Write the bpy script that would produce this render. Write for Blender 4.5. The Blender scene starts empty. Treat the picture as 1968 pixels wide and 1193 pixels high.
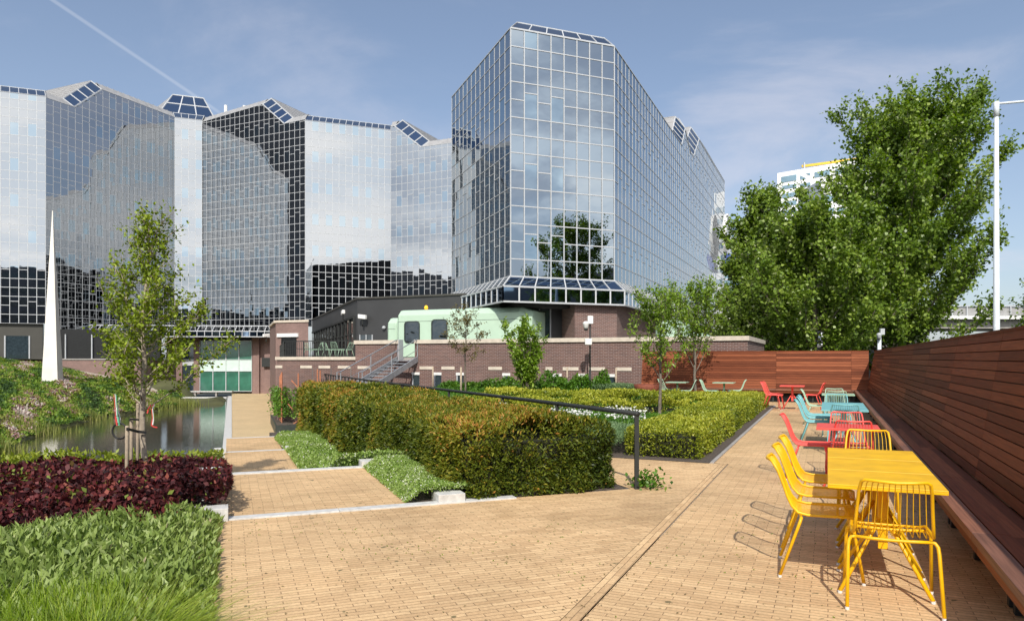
import bpy, math, random
import numpy as np
from mathutils import Vector
R = math.radians
rng = np.random.default_rng(7)
random.seed(7)
scn = bpy.context.scene
col = scn.collection
EYE = 1.55
F = 1382.0
# two directions of the garden grid: A (steps path) and B (bench wall), 45 degrees apart
TA, TB = R(-21.3), R(23.7)
A = np.array([math.sin(TA), math.cos(TA)]); NA = np.array([math.cos(TA), -math.sin(TA)])
B = np.array([math.sin(TB), math.cos(TB)]); NB = np.array([math.cos(TB), -math.sin(TB)])
def PA(a, n, z=0.0):
    p = a*A + n*NA; return (p[0], p[1], z)
def PB(b, n, z=0.0):
    p = b*B + n*NB; return (p[0], p[1], z)
def ray(x): return (x-984.0)/F
def on_b(x, b):                       # n coordinate of the sight line x on the plane b = const
    k = ray(x); Y = b/(B[0]*k+B[1]); return (k*Y)*NB[0]+Y*NB[1]
def zat(y, Y): return EYE-(y-688.0)*Y/F

# ---------------------------------------------------------------- materials
MATS = {}
def new_mat(name):
    m = bpy.data.materials.new(name); m.use_nodes = True
    nt = m.node_tree
    bs = nt.nodes['Principled BSDF']
    MATS[name] = m
    return m, nt, bs
def ramp(nt, fac, stops):
    r = nt.nodes.new('ShaderNodeValToRGB')
    el = r.color_ramp.elements
    while len(el) > 1: el.remove(el[-1])
    el[0].position = stops[0][0]; el[0].color = (*stops[0][1], 1)
    for p, c in stops[1:]:
        e = el.new(p); e.color = (*c, 1)
    if fac is not None: nt.links.new(fac, r.inputs[0])
    return r
def bump(nt, bs, h, strength=0.3, dist=0.01):
    b = nt.nodes.new('ShaderNodeBump'); b.inputs['Strength'].default_value = strength; b.inputs['Distance'].default_value = dist
    nt.links.new(h, b.inputs['Height']); nt.links.new(b.outputs[0], bs.inputs['Normal']); return b
def mixc(nt, fac, a, b, mode='MIX'):
    m = nt.nodes.new('ShaderNodeMix'); m.data_type = 'RGBA'; m.blend_type = mode
    if isinstance(fac, (int, float)): m.inputs[0].default_value = fac
    else: nt.links.new(fac, m.inputs[0])
    for i, v in ((6, a), (7, b)):
        if isinstance(v, tuple): m.inputs[i].default_value = (*v, 1)
        else: nt.links.new(v, m.inputs[i])
    return m.outputs[2]
def plain(name, c, rough=0.6, metal=0.0, var=0.12, scale=6.0, bmp=0.0, bscale=40.0, spec=0.5, coat=0.0):
    m, nt, bs = new_mat(name)
    tc = nt.nodes.new('ShaderNodeTexCoord')
    no = nt.nodes.new('ShaderNodeTexNoise'); no.inputs['Scale'].default_value = scale; no.inputs['Detail'].default_value = 5
    nt.links.new(tc.outputs['Object'], no.inputs['Vector'])
    lo = tuple(max(0, x*(1-var)) for x in c); hi = tuple(min(1, x*(1+var)) for x in c)
    r = ramp(nt, no.outputs[0], [(0.3, lo), (0.7, hi)])
    nt.links.new(r.outputs[0], bs.inputs['Base Color'])
    bs.inputs['Roughness'].default_value = rough; bs.inputs['Metallic'].default_value = metal
    bs.inputs['Specular IOR Level'].default_value = spec; bs.inputs['Coat Weight'].default_value = coat
    if bmp:
        n2 = nt.nodes.new('ShaderNodeTexNoise'); n2.inputs['Scale'].default_value = bscale; n2.inputs['Detail'].default_value = 4
        nt.links.new(tc.outputs['Object'], n2.inputs['Vector']); bump(nt, bs, n2.outputs[0], bmp, 0.02)
    return m
def brick(name, c1, c2, mortar, w, h, ms=0.008, var=(0.8, 1.15), rough=0.85, vscale=0.6, bstr=0.4, spots=None, bias=0.0):
    m, nt, bs = new_mat(name)
    uv = nt.nodes.new('ShaderNodeUVMap'); uv.uv_map = 'UVMap'
    bt = nt.nodes.new('ShaderNodeTexBrick')
    bt.offset = 0.5; bt.inputs['Scale'].default_value = 1.0
    bt.inputs['Brick Width'].default_value = w; bt.inputs['Row Height'].default_value = h
    bt.inputs['Mortar Size'].default_value = ms; bt.inputs['Mortar Smooth'].default_value = 0.3; bt.inputs['Bias'].default_value = bias
    bt.inputs['Color1'].default_value = (*c1, 1); bt.inputs['Color2'].default_value = (*c2, 1); bt.inputs['Mortar'].default_value = (*mortar, 1)
    # wobble so that the joints are not ruler-straight
    wn = nt.nodes.new('ShaderNodeTexNoise'); wn.inputs['Scale'].default_value = 3.0
    nt.links.new(uv.outputs[0], wn.inputs['Vector'])
    va = nt.nodes.new('ShaderNodeVectorMath'); va.operation = 'SUBTRACT'; va.inputs[1].default_value = (0.5, 0.5, 0.5)
    nt.links.new(wn.outputs['Color'], va.inputs[0])
    vs = nt.nodes.new('ShaderNodeVectorMath'); vs.operation = 'SCALE'; vs.inputs['Scale'].default_value = h*0.35
    nt.links.new(va.outputs[0], vs.inputs[0])
    vv = nt.nodes.new('ShaderNodeVectorMath'); vv.operation = 'ADD'
    nt.links.new(uv.outputs[0], vv.inputs[0]); nt.links.new(vs.outputs[0], vv.inputs[1])
    nt.links.new(vv.outputs[0], bt.inputs['Vector'])
    no = nt.nodes.new('ShaderNodeTexNoise'); no.inputs['Scale'].default_value = vscale; no.inputs['Detail'].default_value = 8; no.inputs['Roughness'].default_value = 0.7
    nt.links.new(uv.outputs[0], no.inputs['Vector'])
    r = ramp(nt, no.outputs[0], [(0.3, (var[0],)*3), (0.7, (var[1],)*3)])
    c = mixc(nt, 1.0, bt.outputs['Color'], r.outputs[0], 'MULTIPLY')
    # fine grain
    n3 = nt.nodes.new('ShaderNodeTexNoise'); n3.inputs['Scale'].default_value = 45; n3.inputs['Detail'].default_value = 3
    nt.links.new(uv.outputs[0], n3.inputs['Vector'])
    r3 = ramp(nt, n3.outputs[0], [(0.3, (0.86,)*3), (0.7, (1.1,)*3)])
    c = mixc(nt, 1.0, c, r3.outputs[0], 'MULTIPLY')
    if spots:
        n5 = nt.nodes.new('ShaderNodeTexNoise'); n5.inputs['Scale'].default_value = 0.28; n5.inputs['Detail'].default_value = 9; n5.inputs['Roughness'].default_value = 0.75; n5.inputs['Distortion'].default_value = 0.6
        nt.links.new(uv.outputs[0], n5.inputs['Vector'])
        r5 = ramp(nt, n5.outputs[0], [(0.36, (0.80, 0.78, 0.74)), (0.5, (1.0, 1.0, 1.0)), (0.66, (1.06, 1.05, 1.03))]); c = mixc(nt, 1.0, c, r5.outputs[0], 'MULTIPLY')
        n4 = nt.nodes.new('ShaderNodeTexNoise'); n4.inputs['Scale'].default_value = spots[0]; n4.inputs['Detail'].default_value = 2
        nt.links.new(uv.outputs[0], n4.inputs['Vector'])
        r4 = ramp(nt, n4.outputs[0], [(spots[1], (0, 0, 0)), (spots[1]+0.03, (1, 1, 1))])
        c = mixc(nt, r4.outputs[0], c, spots[2])
    nt.links.new(c, bs.inputs['Base Color'])
    bs.inputs['Roughness'].default_value = rough
    inv = nt.nodes.new('ShaderNodeMath'); inv.operation = 'SUBTRACT'; inv.inputs[0].default_value = 1.0
    nt.links.new(bt.outputs['Fac'], inv.inputs[1])
    bump(nt, bs, inv.outputs[0], bstr, 0.006)
    return m
def attr_ramp(name, stops, rough=0.5, trans=0.0, spec=0.4, grain=None):
    m, nt, bs = new_mat(name)
    at = nt.nodes.new('ShaderNodeAttribute'); at.attribute_name = 'rnd'
    r = ramp(nt, at.outputs['Fac'], stops)
    c = r.outputs[0]
    if grain:
        uv = nt.nodes.new('ShaderNodeUVMap'); uv.uv_map = 'UVMap'
        mp = nt.nodes.new('ShaderNodeMapping'); mp.inputs['Scale'].default_value = (grain[0], grain[1], 1)
        nt.links.new(uv.outputs[0], mp.inputs[0])
        no = nt.nodes.new('ShaderNodeTexNoise'); no.inputs['Scale'].default_value = 1; no.inputs['Detail'].default_value = 6
        nt.links.new(mp.outputs[0], no.inputs['Vector'])
        r2 = ramp(nt, no.outputs[0], [(0.3, (0.7,)*3), (0.7, (1.25,)*3)])
        c = mixc(nt, 1.0, c, r2.outputs[0], 'MULTIPLY')
        bump(nt, bs, no.outputs[0], 0.25, 0.003)
    nt.links.new(c, bs.inputs['Base Color'])
    bs.inputs['Roughness'].default_value = rough; bs.inputs['Specular IOR Level'].default_value = spec
    if trans:
        tr = nt.nodes.new('ShaderNodeBsdfTranslucent')
        hs = nt.nodes.new('ShaderNodeHueSaturation'); hs.inputs['Value'].default_value = 1.3; hs.inputs['Saturation'].default_value = 1.15
        nt.links.new(c, hs.inputs['Color']); nt.links.new(hs.outputs[0], tr.inputs['Color'])
        mx = nt.nodes.new('ShaderNodeMixShader'); mx.inputs[0].default_value = trans
        nt.links.new(bs.outputs[0], mx.inputs[1]); nt.links.new(tr.outputs[0], mx.inputs[2])
        nt.links.new(mx.outputs[0], nt.nodes['Material Output'].inputs['Surface'])
    return m
def mirror(name, c0, c1, rough=0.015, wob=0.0006, wscale=1.6):
    """reflective glazing: rnd picks the tint of the pane (blinds drawn behind some)"""
    m, nt, bs = new_mat(name)
    at = nt.nodes.new('ShaderNodeAttribute'); at.attribute_name = 'rnd'
    r = ramp(nt, at.outputs['Fac'], [(0.0, c0), (0.7, c0), (1.0, c1)])
    nt.links.new(r.outputs[0], bs.inputs['Base Color'])
    bs.inputs['Metallic'].default_value = 1.0; bs.inputs['Roughness'].default_value = rough
    ge = nt.nodes.new('ShaderNodeNewGeometry')
    no = nt.nodes.new('ShaderNodeTexNoise'); no.inputs['Scale'].default_value = wscale; no.inputs['Detail'].default_value = 1
    nt.links.new(ge.outputs['Position'], no.inputs['Vector'])
    bump(nt, bs, no.outputs[0], 1.0, wob)
    return m

plain('white_paint', (0.78, 0.78, 0.76), 0.5, var=0.05)
plain('alu_white', (0.50, 0.52, 0.54), 0.4, var=0.06, metal=0.0)
plain('alu_grey', (0.42, 0.44, 0.46), 0.45, var=0.08)
plain('roof_metal', (0.33, 0.33, 0.33), 0.5, var=0.15, scale=2)
plain('charcoal', (0.045, 0.046, 0.048), 0.5, var=0.15, scale=0.7)
plain('charcoal_warm', (0.06, 0.058, 0.05), 0.55, var=0.15, scale=0.7)
plain('dark_room', (0.012, 0.013, 0.014), 0.4, var=0.3)
plain('black_metal', (0.020, 0.023, 0.022), 0.62, var=0.2, scale=20)
plain('dark_green_metal', (0.035, 0.045, 0.04), 0.45, var=0.2, scale=8)
plain('steel_galv', (0.33, 0.35, 0.38), 0.42, metal=0.4, var=0.15, scale=8)
plain('mint', (0.47, 0.63, 0.49), 0.4, var=0.03, scale=2)
plain('mint_paint', (0.42, 0.68, 0.52), 0.35, var=0.05)
plain('yellow_paint', (0.90, 0.50, 0.004), 0.42, var=0.14, scale=5)
plain('red_paint', (0.84, 0.105, 0.085), 0.42, var=0.10, scale=9)
plain('blue_paint', (0.20, 0.50, 0.53), 0.42, var=0.10, scale=9)
plain('green_paint', (0.40, 0.58, 0.42), 0.35, var=0.05, scale=9)
plain('stone', (0.56, 0.56, 0.54), 0.8, var=0.16, scale=14, bmp=0.15, bscale=120)
plain('stone_warm', (0.60, 0.53, 0.44), 0.85, var=0.12, scale=5, bmp=0.1)
plain('obelisk_stone', (0.78, 0.75, 0.68), 0.6, var=0.10, scale=1.0, bmp=0.1)
plain('soil', (0.095, 0.075, 0.060), 0.95, var=0.5, scale=30, bmp=0.6, bscale=60)
plain('bark', (0.17, 0.14, 0.11), 0.9, var=0.35, scale=14, bmp=0.5, bscale=50)
plain('bark_light', (0.36, 0.30, 0.23), 0.9, var=0.3, scale=20, bmp=0.4, bscale=60)
plain('stake_wood', (0.42, 0.34, 0.25), 0.85, var=0.25, scale=20)
plain('orange_wood', (0.40, 0.15, 0.075), 0.7, var=0.25, scale=10)
plain('concrete', (0.36, 0.34, 0.32), 0.85, var=0.12, scale=3)
plain('concrete_dark', (0.17, 0.16, 0.155), 0.85, var=0.15, scale=3)
plain('gravel', (0.46, 0.40, 0.32), 0.95, var=0.2, scale=30)
plain('tower_white', (0.82, 0.83, 0.84), 0.6, var=0.03)
plain('pole_white', (0.70, 0.76, 0.80), 0.35, var=0.04, metal=0.0)
plain('window_dark', (0.03, 0.045, 0.055), 0.08, var=0.3, spec=0.9)
plain('window_green', (0.05, 0.17, 0.12), 0.12, var=0.35, scale=0.8, spec=0.8)
plain('spandrel_green', (0.60, 0.76, 0.68), 0.3, var=0.08, scale=2)
plain('blue_glass', (0.16, 0.28, 0.36), 0.15, var=0.3, scale=0.15, spec=0.8)
plain('city_grey', (0.20, 0.20, 0.21), 0.7, var=0.2, scale=0.2)
plain('corten', (0.20, 0.055, 0.03), 0.8, var=0.3, scale=8)
plain('crane_yellow', (0.75, 0.47, 0.02), 0.5)
plain('strap_black', (0.015, 0.015, 0.016), 0.6)
plain('tape_white', (0.75, 0.75, 0.73), 0.6)
plain('tape_red', (0.60, 0.06, 0.05), 0.6)
plain('tape_green', (0.08, 0.35, 0.22), 0.6)
plain('sign_blue', (0.05, 0.10, 0.35), 0.4)
plain('grass_ground', (0.07, 0.10, 0.025), 0.95, var=0.45, scale=0.9, bmp=0.5, bscale=20)
plain('hill_soil', (0.085, 0.09, 0.035), 0.95, var=0.4, scale=0.6, bmp=0.6, bscale=12)
plain('far_ground', (0.10, 0.11, 0.09), 0.95, var=0.2, scale=0.05)
plain('core_dark', (0.02, 0.022, 0.008), 0.95, var=0.4, scale=20)  # near-black fill standing in for the shade inside hedges
m, nt, bs = new_mat('lamp_amber')
bs.inputs['Base Color'].default_value = (0.9, 0.45, 0.02, 1); bs.inputs['Emission Color'].default_value = (1, 0.5, 0.03, 1); bs.inputs['Emission Strength'].default_value = 0.6

PAV = ((0.75, 0.52, 0.28), (0.60, 0.395, 0.205), (0.33, 0.21, 0.11))
brick('paving_brick', PAV[0], PAV[1], PAV[2], 0.205, 0.052, 0.0030, (0.80, 1.16), 0.85, 0.55, 0.8, (9.0, 0.70, (0.22, 0.17, 0.08)))
brick('paving_far', (0.66, 0.50, 0.28), (0.58, 0.43, 0.24), (0.38, 0.28, 0.16), 0.205, 0.07, 0.006, (0.88, 1.12), 0.85, 0.35, 0.5)
brick('wall_brick', (0.17, 0.088, 0.072), (0.115, 0.062, 0.056), (0.36, 0.31, 0.28), 0.22, 0.065, 0.0065, (0.8, 1.2), 0.9, 0.5, 0.4)
brick('wall_brick_pale', (0.25, 0.155, 0.135), (0.20, 0.125, 0.11), (0.30, 0.23, 0.21), 0.22, 0.065, 0.006, (0.85, 1.12), 0.9, 0.4, 0.3)
attr_ramp('timber', [(0.0, (0.125, 0.034, 0.014)), (0.5, (0.20, 0.056, 0.023)), (1.0, (0.30, 0.096, 0.042))], 0.6, 0, 0.18, grain=(2.2, 60))
attr_ramp('timber_nosing', [(0.0, (0.17, 0.085, 0.06)), (1.0, (0.28, 0.12, 0.07))], 0.55, 0, 0.35, grain=(2.2, 60))  # paler, greyer timber for the seat edge
mirror('mirror_glass', (0.40, 0.415, 0.43), (0.35, 0.44, 0.50), wob=0.0008)
mirror('mirror_near', (0.33, 0.375, 0.41), (0.34, 0.44, 0.50), wob=0.0012, wscale=1.2)
mirror('mirror_dark', (0.22, 0.30, 0.40), (0.18, 0.26, 0.38), rough=0.03)
mirror('pod_glass', (0.07, 0.085, 0.095), (0.07, 0.085, 0.095), rough=0.02, wob=0.02, wscale=1.8)

LG = 0.32
attr_ramp('leaf_poplar', [(0, (0.055, 0.105, 0.014)), (0.5, (0.175, 0.275, 0.034)), (0.85, (0.31, 0.41, 0.07)), (1, (0.50, 0.55, 0.30))], 0.40, LG, 0.5)
attr_ramp('leaf_young', [(0, (0.09, 0.14, 0.010)), (0.5, (0.24, 0.33, 0.022)), (0.9, (0.42, 0.50, 0.06)), (1, (0.52, 0.56, 0.15))], 0.45, LG, 0.45)
attr_ramp('leaf_cherry', [(0, (0.07, 0.14, 0.012)), (0.5, (0.20, 0.33, 0.025)), (1, (0.42, 0.54, 0.10))], 0.42, LG, 0.5)
attr_ramp('leaf_brown', [(0, (0.10, 0.085, 0.03)), (0.5, (0.20, 0.17, 0.06)), (1, (0.32, 0.28, 0.11))], 0.5, LG, 0.4)
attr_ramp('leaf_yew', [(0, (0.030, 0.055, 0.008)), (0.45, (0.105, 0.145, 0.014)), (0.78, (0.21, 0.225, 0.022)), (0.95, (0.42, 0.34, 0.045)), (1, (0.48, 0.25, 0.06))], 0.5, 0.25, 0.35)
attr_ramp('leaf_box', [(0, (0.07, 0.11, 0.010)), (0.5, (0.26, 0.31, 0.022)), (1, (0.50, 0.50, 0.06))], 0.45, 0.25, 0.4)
attr_ramp('leaf_green', [(0, (0.03, 0.09, 0.01)), (0.5, (0.09, 0.21, 0.02)), (1, (0.21, 0.36, 0.05))], 0.45, LG, 0.4)
attr_ramp('leaf_purple', [(0, (0.020, 0.007, 0.009)), (0.45, (0.072, 0.017, 0.020)), (0.76, (0.18, 0.040, 0.040)), (0.88, (0.33, 0.10, 0.07)), (0.93, (0.16, 0.22, 0.04)), (1, (0.24, 0.30, 0.06))], 0.55, 0.2, 0.25)
attr_ramp('leaf_sage', [(0, (0.08, 0.14, 0.02)), (0.5, (0.25, 0.34, 0.08)), (0.9, (0.42, 0.50, 0.20)), (1, (0.58, 0.46, 0.32))], 0.5, 0.25, 0.4)
attr_ramp('leaf_grass', [(0, (0.09, 0.17, 0.006)), (0.6, (0.24, 0.36, 0.018)), (1, (0.46, 0.52, 0.10))], 0.45, 0.35, 0.4)
attr_ramp('leaf_reed', [(0, (0.12, 0.16, 0.03)), (0.6, (0.26, 0.29, 0.07)), (1, (0.42, 0.40, 0.16))], 0.6, 0.3, 0.3)
attr_ramp('leaf_yellowgreen', [(0, (0.10, 0.15, 0.01)), (0.5, (0.24, 0.30, 0.025)), (1, (0.42, 0.46, 0.07))], 0.5, LG, 0.4)
attr_ramp('leaf_hill', [(0, (0.05, 0.10, 0.03)), (0.3, (0.11, 0.21, 0.025)), (0.55, (0.23, 0.33, 0.04)), (0.72, (0.32, 0.32, 0.09)), (0.82, (0.30, 0.15, 0.15)), (0.92, (0.40, 0.24, 0.24)), (1.0, (0.62, 0.56, 0.50))], 0.6, 0.25, 0.3)
attr_ramp('petal', [(0, (0.70, 0.70, 0.66)), (0.8, (0.82, 0.82, 0.78)), (1, (0.70, 0.45, 0.50))], 0.6, 0.2, 0.3)
attr_ramp('leaf_cover', [(0, (0.09, 0.18, 0.03)), (0.45, (0.22, 0.34, 0.06)), (0.80, (0.38, 0.48, 0.16)), (0.86, (0.74, 0.76, 0.62)), (1, (0.86, 0.86, 0.80))], 0.5, 0.25, 0.35)
attr_ramp('leaf_silver', [(0, (0.09, 0.17, 0.07)), (0.6, (0.20, 0.31, 0.14)), (1, (0.34, 0.44, 0.26))], 0.6, 0.2, 0.3)

# water
m, nt, bs = new_mat('pond_water')
bs.inputs['Base Color'].default_value = (0.055, 0.055, 0.032, 1); bs.inputs['Roughness'].default_value = 0.06; bs.inputs['Specular IOR Level'].default_value = 0.9
tc = nt.nodes.new('ShaderNodeTexCoord'); mp = nt.nodes.new('ShaderNodeMapping'); mp.inputs['Scale'].default_value = (1.0, 2.2, 1)
no = nt.nodes.new('ShaderNodeTexNoise'); no.inputs['Scale'].default_value = 3.5; no.inputs['Detail'].default_value = 4
nt.links.new(tc.outputs['Object'], mp.inputs[0]); nt.links.new(mp.outputs[0], no.inputs['Vector']); bump(nt, bs, no.outputs[0], 0.30, 0.012)

# ---------------------------------------------------------------- mesh builder
class MB:
    def __init__(s): s.v = []; s.f = []; s.r = []
    def add(s, vs, fs, r=None):
        o = len(s.v); s.v += [tuple(map(float, p)) for p in vs]
        s.f += [tuple(i+o for i in f) for f in fs]
        s.r += [random.random() if r is None else r]*len(fs)
    def quad(s, a, b, c, d, r=None): s.add([a, b, c, d], [(0, 1, 2, 3)], r)
    def box(s, c, hx, hy, hz, r=None):      # centre + three half-axis vectors
        c, hx, hy, hz = map(np.asarray, (c, hx, hy, hz))
        vs = [c+i*hx+j*hy+k*hz for k in (-1, 1) for j in (-1, 1) for i in (-1, 1)]
        s.add(vs, [(0, 2, 3, 1), (4, 5, 7, 6), (0, 1, 5, 4), (2, 6, 7, 3), (0, 4, 6, 2), (1, 3, 7, 5)], r)
    def abox(s, x0, x1, y0, y1, z0, z1, r=None):
        s.box(((x0+x1)/2, (y0+y1)/2, (z0+z1)/2), ((x1-x0)/2, 0, 0), (0, (y1-y0)/2, 0), (0, 0, (z1-z0)/2), r)
    def fbox(s, fr, u0, u1, n0, n1, z0, z1, r=None):   # box in the A or B frame
        D, Q = (A, NA) if fr == 'A' else (B, NB)
        c = (u0+u1)/2*D + (n0+n1)/2*Q
        s.box((c[0], c[1], (z0+z1)/2), (Q[0]*(n1-n0)/2, Q[1]*(n1-n0)/2, 0), (D[0]*(u1-u0)/2, D[1]*(u1-u0)/2, 0), (0, 0, (z1-z0)/2), r)
    def bar(s, p, q, w, d, up=(0, 0, 1), r=None):
        p, q, up = np.array(p, float), np.array(q, float), np.array(up, float)
        t = q-p; L = np.linalg.norm(t)
        if L < 1e-6: return
        t /= L; x = np.cross(t, up); n = np.linalg.norm(x)
        if n < 1e-6: x = np.cross(t, (1, 0, 0)); n = np.linalg.norm(x)
        x /= n; y = np.cross(x, t)
        s.box((p+q)/2, x*w/2, t*L/2, y*d/2, r)
    def tube(s, pts, rad, seg=8, caps=True, r=None):
        pts = [np.array(p, float) for p in pts]; n = len(pts)
        if np.isscalar(rad): rad = [rad]*n
        rr = random.random() if r is None else r
        prev = None; vs = []
        for i in range(n):
            t = pts[min(i+1, n-1)]-pts[max(i-1, 0)]; t = t/(np.linalg.norm(t)+1e-12)
            if prev is None:
                x = np.cross(t, (0, 0, 1));
                if np.linalg.norm(x) < 1e-3: x = np.cross(t, (1, 0, 0))
            else: x = prev-t*np.dot(prev, t)
            x = x/(np.linalg.norm(x)+1e-12); prev = x; y = np.cross(t, x)
            for k in range(seg):
                a = 2*math.pi*k/seg; vs.append(pts[i]+rad[i]*(math.cos(a)*x+math.sin(a)*y))
        fs = [(i*seg+k, i*seg+(k+1) % seg, (i+1)*seg+(k+1) % seg, (i+1)*seg+k) for i in range(n-1) for k in range(seg)]
        if caps: fs += [tuple(range(seg))[::-1], tuple((n-1)*seg+k for k in range(seg))]
        s.add(vs, fs, rr)
    def prism(s, poly, z0, z1, r=None):
        n = len(poly); vs = [(p[0], p[1], z0) for p in poly]+[(p[0], p[1], z1) for p in poly]
        a = sum(poly[i][0]*poly[(i+1) % n][1]-poly[(i+1) % n][0]*poly[i][1] for i in range(n))
        fs = [(i, (i+1) % n, n+(i+1) % n, n+i) for i in range(n)]+[tuple(range(n, 2*n)), tuple(range(n))[::-1]]
        if a < 0: fs = [f[::-1] for f in fs]
        s.add(vs, fs, r)
    def lathe(s, c, prof, seg=16, r=None):
        vs = []
        for rad, z in prof:
            for k in range(seg):
                a = 2*math.pi*k/seg; vs.append((c[0]+rad*math.cos(a), c[1]+rad*math.sin(a), c[2]+z))
        n = len(prof)
        fs = [(i*seg+k, i*seg+(k+1) % seg, (i+1)*seg+(k+1) % seg, (i+1)*seg+k) for i in range(n-1) for k in range(seg)]
        fs += [tuple(range(seg))[::-1], tuple((n-1)*seg+k for k in range(seg))]
        s.add(vs, fs, r)
    def build(s, name, mat, parent=None, smooth=False, uvdir=None, origin=None, bevel=0.0):
        V = np.array(s.v, float)
        if origin is None:
            lo, hi = V.min(0), V.max(0); origin = np.array([(lo[0]+hi[0])/2, (lo[1]+hi[1])/2, lo[2]])
        else: origin = np.array(origin, float)
        me = bpy.data.meshes.new(name); me.from_pydata((V-origin).tolist(), [], s.f)
        return finish(me, name, mat, parent, smooth, uvdir, origin, np.array(s.r, np.float32), V, bevel)
def finish(me, name, mat, parent, smooth, uvdir, origin, rnd, V=None, bevel=0.0, uv=True):
    if uv and V is not None:
        nl = len(me.loops); nf = len(me.polygons)
        li = np.empty(nl, int); me.loops.foreach_get('vertex_index', li)
        tot = np.empty(nf, int); me.polygons.foreach_get('loop_total', tot)
        nr = np.empty(nf*3); me.polygons.foreach_get('normal', nr); nr = nr.reshape(-1, 3)
        n = np.repeat(nr, tot, axis=0); P = V[li]
        flat = np.abs(n[:, 2]) > 0.75
        h = np.hypot(n[:, 0], n[:, 1])+1e-9
        if uvdir is None: D = np.array([1.0, 0.0])
        else: D = np.asarray(uvdir)
        Q = np.array([-D[1], D[0]])
        hv = P[:, 0]*(-n[:, 1]/h)+P[:, 1]*(n[:, 0]/h)
        U = np.where(flat, P[:, 0]*D[0]+P[:, 1]*D[1], hv); W = np.where(flat, P[:, 0]*Q[0]+P[:, 1]*Q[1], P[:, 2])
        l = me.uv_layers.new(name='UVMap'); l.data.foreach_set('uv', np.stack([U, W], 1).astype(np.float32).ravel())
    at = me.attributes.new('rnd', 'FLOAT', 'FACE'); at.data.foreach_set('value', np.asarray(rnd, np.float32))
    if smooth: me.polygons.foreach_set('use_smooth', np.ones(len(me.polygons), bool))
    if isinstance(mat, str): mat = MATS[mat]
    me.materials.append(mat); me.update()
    o = bpy.data.objects.new(name, me); col.objects.link(o)
    pl = np.zeros(3)
    if parent is not None:
        o.parent = parent; pl = np.array(parent['_w'])
    o.location = tuple(origin-pl); o['_w'] = list(map(float, origin))
    if bevel:
        b = o.modifiers.new('Bevel', 'BEVEL'); b.width = bevel; b.segments = 2; b.limit_method = 'ANGLE'
    return o
def tag(o, label, cat, group=None):
    o['label'] = label; o['category'] = cat
    if group: o['group'] = group
    return o
def struct(o): o['kind'] = 'structure'; return o
def stuff(o): o['kind'] = 'stuff'; return o
def thing(name, label, cat, loc, group=None):
    o = bpy.data.objects.new(name, None); col.objects.link(o); o.location = tuple(map(float, loc)); o['_w'] = list(map(float, loc))
    o.empty_display_size = 0.3
    return tag(o, label, cat, group)
def kids(o): return [c for c in bpy.data.objects if c.parent == o]
def copy_tree(o, kmap, parent=None):
    c = o.copy(); col.objects.link(c); c.parent = parent
    for ch in kmap.get(o.name, []): copy_tree(ch, kmap, c)
    return c

# ---------------------------------------------------------------- leaves
def unit(v): return v/(np.linalg.norm(v, axis=1, keepdims=True)+1e-9)
def leaf_arrays(P, D, U, L, W, fold=0.12, droop=0.1):
    D = unit(D); S = unit(np.cross(D, U)); Nn = np.cross(S, D)
    L = L[:, None]; W = W[:, None]
    mid = P+D*L*0.45+Nn*W*fold
    v = np.stack([P, mid+S*W/2, P+D*L-Nn*L*droop, mid-S*W/2], 1)
    return v.reshape(-1, 3)
def leaf_obj(name, mat, parent, V, rnd, nv=4, origin=None):
    n = len(V)//nv
    if origin is None:
        lo, hi = V.min(0), V.max(0); origin = np.array([(lo[0]+hi[0])/2, (lo[1]+hi[1])/2, lo[2]])
    me = bpy.data.meshes.new(name)
    me.vertices.add(len(V)); me.vertices.foreach_set('co', (V-origin).astype(np.float32).ravel())
    if nv == 4: idx = np.arange(n*4); lt = 4; nf = n
    else:        # blades: nv = 2k strips
        k = nv//2-1; base = np.arange(n)[:, None, None]*nv; st = np.arange(k)[None, :, None]*2
        idx = (base+st+np.array([0, 1, 3, 2])[None, None, :]).ravel(); lt = 4; nf = n*k; rnd = np.repeat(rnd, k)
    me.loops.add(len(idx)); me.loops.foreach_set('vertex_index', idx.astype(np.int32))
    me.polygons.add(nf); me.polygons.foreach_set('loop_start', (np.arange(nf)*lt).astype(np.int32))
    me.update(calc_edges=True)
    return finish(me, name, mat, parent, False, None, np.array(origin, float), rnd, uv=False)
def rdir(n): return unit(rng.normal(size=(n, 3)))
def noise2(x, y, s=1.0, seed=0):
    r = np.random.default_rng(seed); o = 0
    for i in range(6):
        a = r.uniform(0, 6.28); f = s*(0.6+0.55*i); o = o+np.sin(x*f*math.cos(a)+y*f*math.sin(a)+r.uniform(0, 6.28))/(1+0.35*i)
    return o/3.2
def noise3(P, s, seed=0):
    r = np.random.default_rng(seed); o = 0
    for i in range(7):
        k = unit(r.normal(size=(1, 3)))[0]*s*(0.6+0.5*i); o = o+np.sin(P@k+r.uniform(0, 6.28))/(1+0.3*i)
    return o/3.3

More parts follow.
